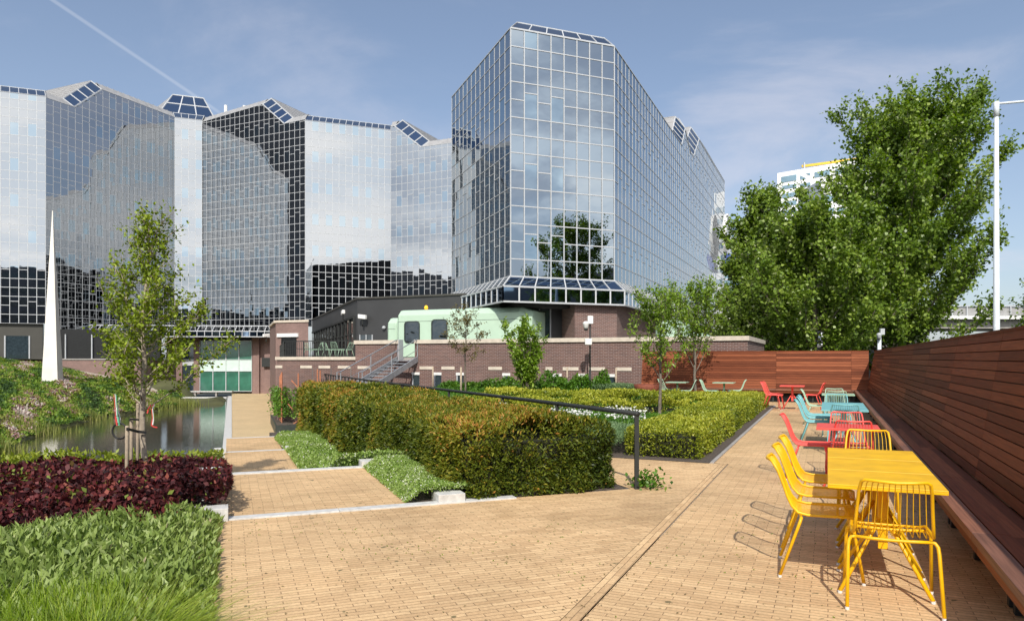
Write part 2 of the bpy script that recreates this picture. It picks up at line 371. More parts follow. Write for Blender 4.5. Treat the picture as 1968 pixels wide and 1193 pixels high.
def hedge(name, label, corners, z0f, z1f, leafmat, per_m2, L, W, seed=1, rough=0.08, group=None, core='core_dark', flat=0.2, hue=0.35, cat='hedge', lk=None):
    """corners: quad (4 xy points, ccw), z0f/z1f give base and top z at xy; leaves on a bumpy shell"""
    r = np.random.default_rng(seed); C = np.array(corners, float)
    def bil(u, v): return ((1-u)*(1-v))[:, None]*C[0]+(u*(1-v))[:, None]*C[1]+(u*v)[:, None]*C[2]+((1-u)*v)[:, None]*C[3]
    ctr = C.mean(0); t = thing(name, label, cat, (ctr[0], ctr[1], z0f(ctr[0], ctr[1])), group)
    Ps = []; Ns = []
    e = [C[(i+1) % 4]-C[i] for i in range(4)]
    area = 0.5*abs(np.cross(C[2]-C[0], C[3]-C[1]))
    for fi in range(5):
        if fi < 4:
            ln = np.linalg.norm(e[fi]); h = 1.2*abs(z1f(*C[fi])-z0f(*C[fi])); n = int(per_m2*ln*h*0.85)
            u = r.random(n); xy = C[fi]+u[:, None]*e[fi]; s = r.random(n)
            b0 = np.array([z0f(x, y) for x, y in xy]); b1 = np.array([z1f(x, y) for x, y in xy])
            z = b0+(b1-b0)*s; nn = np.array([e[fi][1], -e[fi][0]])/ln; nn = np.array([nn[0], nn[1], 0.0])
            P = np.column_stack([xy, z]); Nn = np.tile(nn, (n, 1))
            Nn[:, 2] += np.clip((s-0.85)*4, 0, 1); # round the shoulder
            P[:, :2] -= (np.clip((s-0.85)/0.15, 0, 1)**2*0.08)[:, None]*nn[:2]
        else:
            n = int(per_m2*area); P2 = bil(r.random(n), r.random(n)); z = np.array([z1f(x, y) for x, y in P2])
            P = np.column_stack([P2, z]); Nn = np.tile(np.array([0, 0, 1.0]), (n, 1))
        Ps.append(P); Ns.append(unit(Nn))
    P = np.concatenate(Ps); Nn = np.concatenate(Ns)
    hol = noise3(P, 6.5, seed+9)+0.5*noise3(P, 17.0, seed+10); kp = (hol > -0.42) | (r.random(len(P)) < 0.25); P = P[kp]; Nn = Nn[kp]; n = len(P)
    d = noise3(P, 3.2, seed)*rough+noise3(P, 9.0, seed+1)*rough*0.6
    P = P+Nn*(d+rough*0.5-np.abs(r.normal(0, 0.045, n)))[:, None]
    D = Nn*0.75+unit(r.normal(size=(n, 3)))*0.8; D[:, 2] += 0.25
    Ux = unit(r.normal(size=(n, 3)))+np.array([0, 0, 0.8])
    Ls = L*r.uniform(0.6, 1.3, n); Ws = W*r.uniform(0.7, 1.3, n)
    if lk is not None: k = np.clip(np.hypot(P[:, 0], P[:, 1])/lk, 1, 3); Ls *= k; Ws *= k
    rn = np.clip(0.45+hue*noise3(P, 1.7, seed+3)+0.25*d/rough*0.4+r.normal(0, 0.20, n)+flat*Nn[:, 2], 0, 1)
    leaf_obj('foliage', leafmat, t, leaf_arrays(P, D, Ux, Ls, Ws), rn)
    mb = MB(); m_ = 12; ins = 0.10
    iu = ins/np.linalg.norm(e[0]); iv = ins/np.linalg.norm(e[1])
    for i in range(m_):
        q = []
        for u in (iu+(1-2*iu)*i/m_, iu+(1-2*iu)*(i+1)/m_):
            for v in (iv, 1-iv):
                q.append((1-u)*(1-v)*C[0]+u*(1-v)*C[1]+u*v*C[2]+(1-u)*v*C[3])
        a0, b0, a1, b1 = q[0], q[1], q[2], q[3]
        top = lambda p: (p[0], p[1], z1f(*p)-0.10); bot = lambda p: (p[0], p[1], z0f(*p)+0.01)
        mb.quad(top(a0), top(a1), top(b1), top(b0)); mb.quad(bot(a0), bot(a1), top(a1), top(a0)); mb.quad(bot(b0), top(b0), top(b1), bot(b1))
        if i == 0: mb.quad(bot(a0), top(a0), top(b0), bot(b0))
        if i == m_-1: mb.quad(bot(a1), bot(b1), top(b1), top(a1))
    mb.build('shade_core', core, t)  # solid dark core: shade between the leaves put in as colour
    return t

def patch(name, mat, region, n, hfun, zfun, L, W, seed, up=0.5, nz=None, spread=1.0, hue=0.3, kind=None, parent=None, hscale=2.0, bias=0.45, sig=0.18, depth=0.12):
    """low planting over a region (function returning xy points): leaves in a layer below a bumpy canopy"""
    r = np.random.default_rng(seed); xy = region(r, n); n = len(xy)
    mound = 0.5+0.5*noise2(xy[:, 0], xy[:, 1], hscale, seed)
    h = hfun(xy[:, 0], xy[:, 1])*(0.72+0.35*mound); z0 = zfun(xy[:, 0], xy[:, 1])
    s = 1-np.abs(r.normal(0, depth, n)); s = np.clip(s, 0.02, 1.1)
    P = np.column_stack([xy, z0+h*s])
    D = unit(r.normal(size=(n, 3)))*spread; D[:, 2] += up
    Ux = unit(r.normal(size=(n, 3)))+np.array([0, 0, 0.6])
    rn = np.clip(bias+hue*noise2(xy[:, 0]*1.3, xy[:, 1]*1.3, hscale*1.7, seed+5)+r.normal(0, sig, n), 0, 1)
    return leaf_obj(name, mat, parent, leaf_arrays(P, D, Ux, L*r.uniform(0.6, 1.3, n), W*r.uniform(0.7, 1.3, n)), rn)
def blades(name, mat, xy, z0, L, W, seed, parent=None, lean=0.35, center=None, bias=0.5):
    r = np.random.default_rng(seed); n = len(xy); L = L*r.uniform(0.6, 1.15, n)
    az = r.uniform(0, 2*math.pi, n); dr = np.column_stack([np.cos(az), np.sin(az)])
    if center is not None: dr = unit((xy-center)+dr*0.15)
    ln = lean*r.uniform(0.3, 1.6, n); side = np.column_stack([-dr[:, 1], dr[:, 0]])
    rot = r.uniform(-0.8, 0.8, n); side = side*np.cos(rot)[:, None]+dr*np.sin(rot)[:, None]
    V = []
    for s in (0, 0.35, 0.7, 1.0):
        off = (ln*L*s**1.8)[:, None]*dr; z = z0+L*(s-0.25*ln*s*s)
        w = (W*(1-s**2.2)+0.0006)[:, None] if not np.isscalar(W) else (W*(1-s**2.2)+0.0006)
        for sg in (-1, 1):
            p = xy+off+sg*side*w/2; V.append(np.column_stack([p, z]))
    V = np.stack(V, 1).reshape(-1, 3)
    return leaf_obj(name, mat, parent, V, np.clip(bias+0.2*noise2(xy[:, 0], xy[:, 1], 4, seed)+r.normal(0, 0.2, n), 0, 1), nv=8)

def tree(name, label, loc, H, tr, h0, rad, n_limb, n_twig, n_leaf, L, W, twig, leafmat, barkmat='bark', up=0.6, lean=(0, 0), seed=1, group=None, hue=0.25, cat='tree', stems=1, limb_r=0.45, tw_up=0.35, minseg=5, start=0.25, droop=0.0):
    r = np.random.default_rng(seed); loc = np.array(loc, float)
    t = thing(name, label, cat, loc, group)
    wood = MB(); TW = []
    zs = np.linspace(0, 1, 9); wob = np.cumsum(r.normal(0, 0.012*H, (9, 2)), 0); wob -= wob[0]
    tp = np.column_stack([loc[0]+lean[0]*zs**1.5+wob[:, 0]*0.6, loc[1]+lean[1]*zs**1.5+wob[:, 1]*0.6, loc[2]+zs*H*0.97])
    if stems == 1: wood.tube(tp, [tr*(1-0.93*z)**0.85+0.004 for z in zs], 9)
    def trunk(s):
        i = min(int(s*8), 7); f = s*8-i; return tp[i]*(1-f)+tp[i+1]*f
    def trad(s): return tr*(1-0.93*s)**0.85+0.004
    for i in range(n_limb):
        s0 = (h0+(0.96*H-h0)*((i+0.5)/n_limb)**0.9)/H; az = i*2.399963+r.uniform(-0.5, 0.5)
        if stems > 1: s0 = 0.02+0.1*r.random()
        fr = rad(s0, az)*r.uniform(0.72, 1.12); rise = up*fr*r.uniform(0.6, 1.3)+0.04*H
        if stems > 1: rise = H*r.uniform(0.6, 0.97); fr = rad(0.5, az)*r.uniform(0.1, 0.95)
        p0 = trunk(s0); p3 = p0+np.array([math.cos(az)*fr, math.sin(az)*fr, rise]); p3[2] = min(p3[2], loc[2]+H)
        p1 = p0*0.6+p3*0.4+np.array([0, 0, -0.12*rise]) + r.normal(0, 0.03*fr+0.01, 3)
        pts = [(1-u)**2*p0+2*u*(1-u)*p1+u*u*p3 for u in np.linspace(0, 1, 7)]
        pts = [pts[0]]+[p+r.normal(0, 0.012*fr+0.004, 3) for p in pts[1:]]
        r0 = max(0.006, (trad(s0) if stems == 1 else tr)*limb_r)
        wood.tube(pts, [r0*(1-0.88*u) for u in np.linspace(0, 1, 7)], 6)
        Lp = np.array(pts); k = max(minseg, int(n_twig*fr/(rad(0.4, 0)+1e-6)))
        us = r.uniform(start, 1.0, k)**0.8
        for u in us:
            x = u*6; j = min(int(x), 5); f = x-j; q = Lp[j]*(1-f)+Lp[j+1]*f; d = Lp[j+1]-Lp[j]; d /= np.linalg.norm(d)+1e-9
            TW.append((q, d))
    for i in range(max(4, n_twig//2)):      # twigs on the leader
        if stems == 1:
            s = 1-0.35*r.random()**1.3*(1-h0/H); TW.append((trunk(min(s, 0.999)), np.array([0, 0, 1.0])))
    Pl = []; Dl = []
    n = len(TW); Q = np.array([a for a, b in TW]); Dd = np.array([b for a, b in TW])
    D = unit(Dd*0.7+unit(r.normal(size=(n, 3)))*0.85+np.array([0, 0, tw_up])); TL = twig*r.uniform(0.4, 1.25, n)
    for i in range(0, n):
        if TL[i] > 0.12: wood.tube([Q[i], Q[i]+D[i]*TL[i]*0.5+np.array([0, 0, 0.03*TL[i]]), Q[i]+D[i]*TL[i]], [0.006+0.004*twig, 0.004+0.002*twig, 0.002], 4, False)
    idx = np.repeat(np.arange(n), n_leaf); m_ = len(idx); s = r.random(m_)**0.75
    P = Q[idx]+D[idx]*(TL[idx]*s)[:, None]+r.normal(0, 1, (m_, 3))*(0.035+0.11*twig*(0.3+s))[:, None]*0.8
    LD = unit(D[idx]*0.5+unit(r.normal(size=(m_, 3)))); LD[:, 2] -= 0.15+droop
    Ux = unit(r.normal(size=(m_, 3)))*0.9+np.array([0, 0, 0.9])
    rn = np.clip(0.42+hue*noise3(P, 2.2/max(twig, 0.3), seed)+r.normal(0, 0.17, m_)+0.1*s, 0, 1)
    leaf_obj('crown', leafmat, t, leaf_arrays(P, LD, Ux, L*r.uniform(0.65, 1.25, m_), W*r.uniform(0.7, 1.25, m_)), rn)
    wood.build('trunk', barkmat, t, smooth=True)
    return t

# ================================================================ GROUND
XY = lambda p: (p[0], p[1])
def sheet(name, mat, poly, z, uvdir=None):
    mb = MB(); mb.add([(p[0], p[1], z) for p in poly], [tuple(range(len(poly)))]); o = mb.build(name, mat, uvdir=uvdir)
    return struct(o)
# one sheet to the horizon, down at street level
sheet('ground', 'far_ground', [(-2500, -2500), (2500, -2500), (2500, 2500), (-2500, 2500)], -2.75)
# terrace slab (level 0) and its two brick fields, coursed in the two directions of the garden
slab = [XY(PA(-14, -0.15)), XY(PA(10.42, -0.15)), XY(PA(10.42, 1.9)), XY(PA(10.42, 4.45)), XY(PA(41.2, 4.45)), XY(PB(31.5, 2.2)), XY(PB(-14, 2.2))]
mb = MB(); mb.prism([p for p in slab][::-1], -2.6, -0.02); struct(mb.build('ground_slab', 'concrete'))
kern = -1.40
def cut(b): return XY(PB(b, kern))
k0 = -12.0
def crossing(v1, c1_, v2, c2_):
    m_ = np.linalg.solve(np.array([v1, v2]), np.array([c1_, c2_])); return (m_[0], m_[1])
Kx = crossing(A, 7.50, NB, kern-.06); Qx = crossing(NA, 4.45, B, 10.97)
mb = MB()
for q in ([XY(PA(-14, -0.15)), XY(PB(-14, kern-.06)), Kx, XY(PA(7.50, -0.15))], [XY(PA(7.50, -0.15)), XY(PA(7.50, 1.80)), XY(PA(10.42, 1.80)), XY(PA(10.42, -0.15))],
          [XY(PA(7.50, 4.45)), Kx, XY(PB(10.97, kern-.06)), Qx]):
    mb.quad(*[(p[0], p[1], -0.010) for p in q])
struct(mb.build('paving', 'paving_brick', uvdir=NA))
sheet('bench_paving', 'paving_brick', [XY(PB(-14, kern+.06)), XY(PB(-14, 2.2)), XY(PB(27.9, 2.2)), XY(PB(27.9, -7)), XY(PB(25.0, -7)), XY(PB(25.0, -1.55)), XY(PB(11.0, -1.55)), XY(PB(11.0, kern+.06))], -0.010, uvdir=NB)
sheet('paving_border', 'paving_brick', [XY(PB(-14, kern-.053)), XY(PB(-14, kern+.053)), XY(PB(11.0, kern+.053)), XY(PB(11.0, kern-.053))], -0.0065, uvdir=B)
mb = MB(); mb.fbox('B', 10.98, 25.0, -1.60, -1.545, -0.06, 0.008); struct(mb.build('kerb', 'concrete'))
# garden soil
sheet('garden_soil', 'soil', [XY(PB(10.95, -1.62)), XY(PB(25.2, -1.62)), XY(PB(25.2, -7.0)), XY(PB(29.6, -7.0)), XY(PA(41.0, 4.47)), Qx], -0.004)
# sloping bed profile beside the steps
def zbed(x, y):
    a = -x*A[0]*-1+y*A[1] if False else x*A[0]+y*A[1]
    return float(np.interp(a, [7, 10.4, 11.2, 12.2, 18.5, 24.3, 31, 36], [0, 0, -0.30, -0.58, -0.72, -0.97, -1.35, -2.0]))
zbedv = np.vectorize(zbed)
mb = MB()
for a0, a1 in zip(np.arange(10.42, 27.5, 0.8), np.arange(11.22, 28.3, 0.8)):
    q = [PA(a0, 1.3), PA(a0, 4.44), PA(a1, 4.44), PA(a1, 1.3)]
    mb.quad(*[(p[0], p[1], zbed(p[0], p[1])-0.015) for p in q])
    mb.quad((q[0][0], q[0][1], -2.6), (q[0][0], q[0][1], zbed(q[0][0], q[0][1])-0.015), (q[3][0], q[3][1], zbed(q[3][0], q[3][1])-0.015), (q[3][0], q[3][1], -2.6))
mb.quad(*[(p[0], p[1], -0.012) for p in (PA(7.55, 1.80), PA(7.55, 4.43), PA(10.42, 4.43), PA(10.42, 1.80))])
struct(mb.build('bed_soil', 'soil'))
# left bed soil, falling towards the pond
def zleft(x, y):
    a = x*A[0]+y*A[1]
    return float(np.interp(a, [-14, 8.0, 16.5, 26, 30], [-0.06, -0.06, -1.15, -2.35, -3.0]))
zleftv = np.vectorize(zleft)
mb = MB()
al = [-14, -6, 0, 4, 8, 10, 12, 14, 16.5, 19, 22, 26, 30]
for a0, a1 in zip(al, al[1:]):
    q = [PA(a0, -30), PA(a0, -0.155), PA(a1, -0.155), PA(a1, -30)]
    mb.quad(*[(p[0], p[1], zleft(p[0], p[1])) for p in q])
struct(mb.build('left_soil', 'soil'))
# stone edges, cheek blocks and flights of the path
mb = MB(); mb.fbox('A', 7.42, 7.56, -0.15, 1.02, -0.3, 0.006); mb.fbox('A', 7.42, 7.56, 1.025, 2.95, -0.3, 0.006); struct(mb.build('step_edge', 'stone', bevel=0.004))
mb = MB(); mb.fbox('A', 10.30, 10.44, -0.15, 1.98, -0.9, 0.006); struct(mb.build('step_edge', 'stone', bevel=0.004))
def step(a0, a1, n0, n1, z, name='step'):
    mb = MB(); mb.fbox('A', a0, a1, n0, n1, z-0.4, z); return struct(mb.build(name, 'stone'))
Z2, Z3, Z4 = -0.72, -0.96, -2.25
for i in range(3): step(10.45+0.36*i, 10.80+0.36*i, -0.1, 1.3, -0.18*(i+1))
def path(name, a0, a1, n0, n1, z, mat='paving_brick'):
    mb = MB(); mb.fbox('A', a0, a1, n0, n1, z-0.5, z); return struct(mb.build(name, mat, uvdir=NA))
path('path', 11.53, 18.62, -0.15, 1.32, Z2)
step(18.63, 18.79, -0.15, 1.40, Z2+0.006, 'step_edge')
path('path', 18.80, 24.16, -0.15, 1.32, Z3)
step(24.17, 24.33, -0.15, 1.40, Z3+0.006, 'step_edge')
for i in range(7): step(24.34+0.36*i, 24.69+0.36*i, -0.15, 1.5, Z3-0.16*(i+1))
mb = MB(); mb.prism([XY(PA(26.85, 0.02)), XY(PA(26.85, 1.8)), XY(PA(33, 1.95)), XY(PA(37.5, 2.6)), XY(PA(41, 2.9)), XY(PA(83.5, 4.8)), XY(PA(83.5, 0.02))], Z4-0.5, Z4)
struct(mb.build('path', 'paving_far', uvdir=NA))
mb = MB(); mb.fbox('A', 24.4, 77.0, -0.36, 0.01, Z4-0.6, Z4+0.03); struct(mb.build('pond_kerb', 'stone', uvdir=A))
for a0, a1, n0, n1, z0, z1 in ((7.40, 7.62, -0.52, -0.03, -0.1, 0.115), (7.44, 7.74, 2.06, 2.36, -0.1, 0.09), (10.28, 10.55, 1.72, 2.05, -0.1, 0.085), (10.28, 10.50, -0.42, -0.12, -0.6, 0.085), (15.0, 15.3, -0.42, -0.12, -0.9, Z2+0.09), (18.62, 18.85, -0.40, -0.12, -1.2, Z2+0.10), (18.62, 18.85, 1.25, 1.5, -1.2, Z2+0.08)):
    mb = MB(); mb.fbox('A', a0, a1, n0, n1, z0, z1)
    o = struct(mb.build('cheek_block', 'stone', bevel=0.006))
mb = MB()
for a in (4.1, 5.3, 6.5): mb.fbox('A', a, a+1.19, -0.175, -0.155, -0.12, 0.012)
struct(mb.build('bed_edging', 'alu_grey'))

# ---------------------------------------------------------------- pond and hillside
WZ = -2.42
sheet('water', 'pond_water', [XY(PA(22, -0.37)), XY(PA(77.0, -0.37)), XY(PA(77, -34)), (-60, 66), (-40, 12), XY(PA(22, -12))], WZ)
shore = np.array([(-19, 12), (-19.5, 20), (-20.4, 28.4), (-21.4, 31.5), (-23.2, 34.5), (-24.9, 39.6), (-26.3, 44.7), (-27.3, 49.2), (-26.4, 52.5), (-26.6, 57.5), (-30, 66), (-31.7, 70)])
def shore_d(x, y):
    x = np.atleast_1d(np.asarray(x, float)); y = np.atleast_1d(np.asarray(y, float)); best = np.full(x.shape, 1e9); sg = np.ones(x.shape)
    for (x0, y0), (x1, y1) in zip(shore, shore[1:]):
        dx, dy = x1-x0, y1-y0; L2 = dx*dx+dy*dy; t = np.clip(((x-x0)*dx+(y-y0)*dy)/L2, 0, 1)
        d = np.hypot(x-x0-t*dx, y-y0-t*dy); s = np.sign(dx*(y-y0)-dy*(x-x0)); m = d < best
        best = np.where(m, d, best); sg = np.where(m, s, sg)
    return best*sg       # positive on the land side (left)
def zhill(x, y):
    d = shore_d(x, y); x = np.atleast_1d(x); y = np.atleast_1d(y)
    z = WZ-0.05+np.interp(d, [-6, 0, 1, 4, 8.6, 12, 17, 30], [-0.9, -0.02, 0.25, 1.25, 2.2, 3.0, 3.95, 4.3])
    z += 0.16*noise2(x, y, 0.9, 3)*np.clip(d/3, 0, 1)
    dx = np.clip((x+33)/6.0, 0, 1)*np.clip((y-58)/5, 0, 1); z = z*(1-dx)+dx*(-2.0)
    z = np.where(x*NA[0]+y*NA[1] > -0.7, -3.4, z)
    return z
gx = np.arange(-62, -16, 1.0); gy = np.arange(10, 76, 1.0); X_, Y_ = np.meshgrid(gx, gy); Zg = zhill(X_.ravel(), Y_.ravel())
mb = MB(); nx = len(gx); vs = np.column_stack([X_.ravel(), Y_.ravel(), Zg]); fs = []
for j in range(len(gy)-1):
    for i in range(nx-1): fs.append((j*nx+i, j*nx+i+1, (j+1)*nx+i+1, (j+1)*nx+i))
mb.add(vs, fs, 0.5); struct(mb.build('hillside', 'hill_soil', smooth=True))
def hill_region(d0, d1, y0=24, y1=68):
    def f(r, n):
        x = r.uniform(-56, -18, n*3); y = r.uniform(y0, y1, n*3); d = shore_d(x, y); k = x/y
        ok = (d > d0) & (d < d1) & (k > -0.78) & (k < -0.42); return np.column_stack([x[ok], y[ok]])[:n]
    return f
hz_ = lambda x, y: zhill(x, y)
stuff(tag(patch('ground_cover', 'leaf_hill', hill_region(0.2, 22), 90000, lambda x, y: 0.30+0.25*np.clip(noise2(x, y, 1.6, 9), -0.5, 1), hz_, 0.17, 0.10, 11, up=0.6, hue=0.85, hscale=1.0, bias=0.46, sig=0.13),
    'mixed green, pink and pale flowering ground cover on the hillside above the pond', 'ground cover'))
def reed_xy(seed, cx, n, wid=1.5):
    r = np.random.default_rng(seed); out = []
    for (x, y) in cx: out.append(np.column_stack([r.normal(x, wid, n), r.normal(y, wid*0.9, n)]))
    return np.concatenate(out)
for lab, cc, n, L in (('tall pale reeds at the corner of the hillside nearest the frame edge', [(-21.9, 29.6)], 900, 0.6), ('pale reeds along the shore below the flowering bank', [(-24.9, 37.5), (-27.6, 46.0)], 550, 0.65), ('pale reeds on the far shore beside the pond wall', [(-27.6, 55.0), (-27.6, 59.0)], 600, 0.7)):
    xy = reed_xy(int(L*100), cc, n, 0.85)
    stuff(tag(blades('reeds', 'leaf_reed', xy, zhill(xy[:, 0], xy[:, 1]), L, 0.035, 5, lean=0.2), lab, 'reeds'))
# pale footpath ramp on the hill
mb = MB(); prev = None
for (x, y) in ((-60, 66), (-51, 66.5), (-45.5, 67), (-42, 68), (-38, 68.6), (-34.5, 67.5), (-32.5, 65)):
    z = float(zhill(x, y)[0])+0.22
    cur = ((x, y-1.1, z), (x, y+1.1, z+0.05))
    if prev: mb.quad(prev[0], cur[0], cur[1], prev[1])
    prev = cur
struct(mb.build('gravel_path', 'gravel'))
# far pond wall and footbridge
def fence_white(label, y0, z0, xa, xb):
    t = thing('footbridge', label, 'footbridge', ((xa+xb)/2, y0, z0-0.3))
    mb = MB(); mb.abox(xa, xb, y0, y0+0.5, z0, z0+0.12); mb.build('deck', 'stone', t)
    for x in np.arange(xa+0.8, xb, 2.2):
        m2 = MB(); m2.abox(x-0.08, x+0.08, y0+0.1, y0+0.4, z0-0.45, z0); m2.build('support', 'concrete', t)
fence_white('low white concrete ledge crossing the far end of the pond', 69.0, -2.30, -33.5, -27.4)
fence_white('longer pale ledge in front of the brick building behind the pond', 75.2, -2.0, -34.0, -29.3)

# ================================================================ GLASS BUILDINGS
def facade(parent, P0, d, L, zt, zb, ncol, row, win=None, mw=0.05, mp=0.05, glass='mirror_glass', tilt=0.0025, seed=0, storey=4, off=0, frame_name='mullion_grid'):
    """reflective curtain wall from P0 along unit d; zt = [(t, z)...] top profile. Outward normal = d turned clockwise."""
    r = np.random.default_rng(seed); P0 = np.array(P0, float); d = np.array(d, float); n = np.array([d[1], -d[0]])
    T = np.array([q[0] for q in zt]); Zt = np.array([q[1] for q in zt])
    ztf = lambda t: float(np.interp(t, T, Zt)); zmax = Zt.max()
    w3 = lambda t, z, o=0.0: (P0[0]+d[0]*t+n[0]*o, P0[1]+d[1]*t+n[1]*o, z)
    g = MB(); f = MB(); ts = np.linspace(0, L, ncol+1)
    for k in range(ncol):
        t0, t1 = ts[k], ts[k+1]; a0, a1 = ztf(t0+1e-3), ztf(t1-1e-3); z = zb; j = 0
        isw = (k % 2 == 1) if win is None else (k in win)
        while z < max(a0, a1)-0.02:
            ph = (j+off) % storey; hgt = row
            if isw and ph == 1: hgt = row*1.45
            elif isw and ph == 2: hgt = row*0.55
            z1 = z+hgt; q = [(t0, z), (t1, z), (t1, min(z1, a1)), (t0, min(z1, a0))]
            if a1 > z or a0 > z:
                q = [(t, max(zz, z)) for t, zz in q]
                ax, az = r.normal(0, tilt, 2); tm, zm = (t0+t1)/2, (z+z1)/2
                g.add([w3(t, zz, ax*(t-tm)+az*(zz-zm)) for t, zz in q], [(0, 1, 2, 3)], (0.9 if (isw and ph == 1 and r.random() < 0.8) else r.uniform(0, 0.6)))
                b0, b1 = min(z, a0), min(z, a1)
                if z > zb+0.01: f.box(w3((t0+t1)/2, (b0+b1)/2, 0.01), np.array([d[0], d[1], (b1-b0)/(t1-t0)])*(t1-t0-mw)/2, (n[0]*mp*0.35, n[1]*mp*0.35, 0), (0, 0, mw/2))
            z = z1; j += 1
    for k, t in enumerate(ts):
        e = 1e-3 if k == 0 else (-1e-3 if k == ncol else 0)
        zz = ztf(t+e); f.box(w3(t, (zb+zz)/2, 0.0), (d[0]*mw/2, d[1]*mw/2, 0), (n[0]*mp*0.6, n[1]*mp*0.6, 0), (0, 0, (zz-zb)/2))
    for (ta, za), (tb, zb2) in zip(zt, zt[1:]):
        if tb-ta > 0.05: f.bar(w3(ta, za, 0), w3(tb, zb2, 0), mw*1.6, mp*1.6)
    f.bar(w3(0, zb, 0), w3(L, zb, 0), mw*1.6, mp*1.6)
    go = g.build('glazing', glass, parent); fo = f.build(frame_name, 'alu_white', parent)
    return w3

def coping(parent, P0, d, zt, w=0.57, h=0.6, mod=0.73, e0=0.0, e1=0.0, ends=None, depth=9.0, glass='mirror_dark', roof=True, dmw=0.12, metal=False, dsc=0.75):
    """sloped glazed strip above a parapet and the metal roof behind it"""
    P0 = np.array(P0, float); d = np.array(d, float); n = np.array([d[1], -d[0]])
    pt = lambda t, z, o: np.array([P0[0]+d[0]*t-n[0]*o, P0[1]+d[1]*t-n[1]*o, z])
    g = MB(); f = MB(); ro = MB(); m_ = len(zt)-1
    for s in range(m_):
        (ta, za), (tb, zb) = zt[s], zt[s+1]
        if tb-ta < 0.05: continue
        ca = e0 if s == 0 else 0.0; cb = e1 if s == m_-1 else 0.0
        sl = math.hypot(tb-ta, zb-za); nx_, nz_ = -(zb-za)/sl, (tb-ta)/sl     # normal of the profile inside the facade plane
        A0, B0 = pt(ta, za, 0), pt(tb, zb, 0)
        A1 = pt(ta+ca+nx_*h*0, za+h, w) if abs(nx_) < 0.2 else pt(ta+nx_*h*dsc, za+nz_*h*dsc, w)
        B1 = pt(tb-cb, zb+h, w) if abs(nx_) < 0.2 else pt(tb+nx_*h*dsc, zb+nz_*h*dsc, w)
        k = max(1, int(round(sl/mod))) if abs(nx_) < 0.2 else 4
        mw = 0.05 if abs(nx_) < 0.2 else dmw
        for i in range(k):
            u0, u1 = i/k, (i+1)/k
            flat_ = metal and abs(nx_) < 0.2
            (ro if flat_ else g).quad(A0*(1-u0)+B0*u0, A0*(1-u1)+B0*u1, A1*(1-u1)+B1*u1, A1*(1-u0)+B1*u0)
            if not flat_: f.bar(A0*(1-u0)+B0*u0, A1*(1-u0)+B1*u0, mw, mw)
        if not (metal and abs(nx_) < 0.2): f.bar(B0, B1, mw, mw); f.bar(A1, B1, mw, mw)
        f.bar(A0, B0, mw*1.05, mw*1.1)
        if roof:
            A2 = A1-np.array([n[0], n[1], 0])*depth; B2 = B1-np.array([n[0], n[1], 0])*depth
            ro.quad(A1, B1, B2, A2)
            kk = max(2, int(sl/0.6))
            for i in range(kk+1):
                p = A1*(1-i/kk)+B1*(i/kk); q = A2*(1-i/kk)+B2*(i/kk); ro.bar(p+(0, 0, 0.02), q+(0, 0, 0.02), 0.06, 0.08)
            gz = min(za, zb)-6
            ro.quad((A1[0], A1[1], gz), tuple(A1), tuple(A2), (A2[0], A2[1], gz)); ro.quad(tuple(B1), (B1[0], B1[1], gz), (B2[0], B2[1], gz), tuple(B2))
            ro.quad(tuple(A2), tuple(B2), (B2[0], B2[1], gz), (A2[0], A2[1], gz))
    if g.v: g.build('sloped_glazing', glass, parent)
    f.build('glazing_bars', 'alu_white', parent)
    if roof: ro.build('roof', 'roof_metal', parent)

def skirt(parent, P0, d, L, z0, z1, z2, out, ncol, e0, e1, open_=False):
    P0 = np.array(P0, float); d = np.array(d, float); n = np.array([d[1], -d[0]])
    pt = lambda t, z, o: np.array([P0[0]+d[0]*t+n[0]*o, P0[1]+d[1]*t+n[1]*o, z])
    g = MB(); g2 = MB(); f = MB()
    A0, B0, A1, B1, A2, B2 = pt(0, z0, .02), pt(L, z0, .02), pt(-e0, z1, out), pt(L+e1, z1, out), pt(-e0, z2, out), pt(L+e1, z2, out)
    for i in range(ncol+1):
        u = i/ncol; p, q, s = A0*(1-u)+B0*u, A1*(1-u)+B1*u, A2*(1-u)+B2*u
        f.bar(p, q, 0.05, 0.07); f.bar(q, s, 0.05, 0.07)
        if i < ncol:
            u2 = (i+1)/ncol; p2, q2, s2 = A0*(1-u2)+B0*u2, A1*(1-u2)+B1*u2, A2*(1-u2)+B2*u2
            g.quad(q, q2, p2, p); g2.quad(s, s2, q2, q)
    for a, b in ((A0, B0), (A1, B1), (A2, B2)): f.bar(a, b, 0.07, 0.08)
    g.build('sloped_glazing', 'mirror_dark', parent); g2.build('skirt_glazing', 'mirror_dark', parent); f.build('glazing_bars', 'alu_white', parent)
    s = MB(); s.quad(tuple(A2), tuple(pt(0, z2, -1.5)), tuple(pt(L, z2, -1.5)), tuple(B2)); s.build('soffit', 'charcoal', parent)

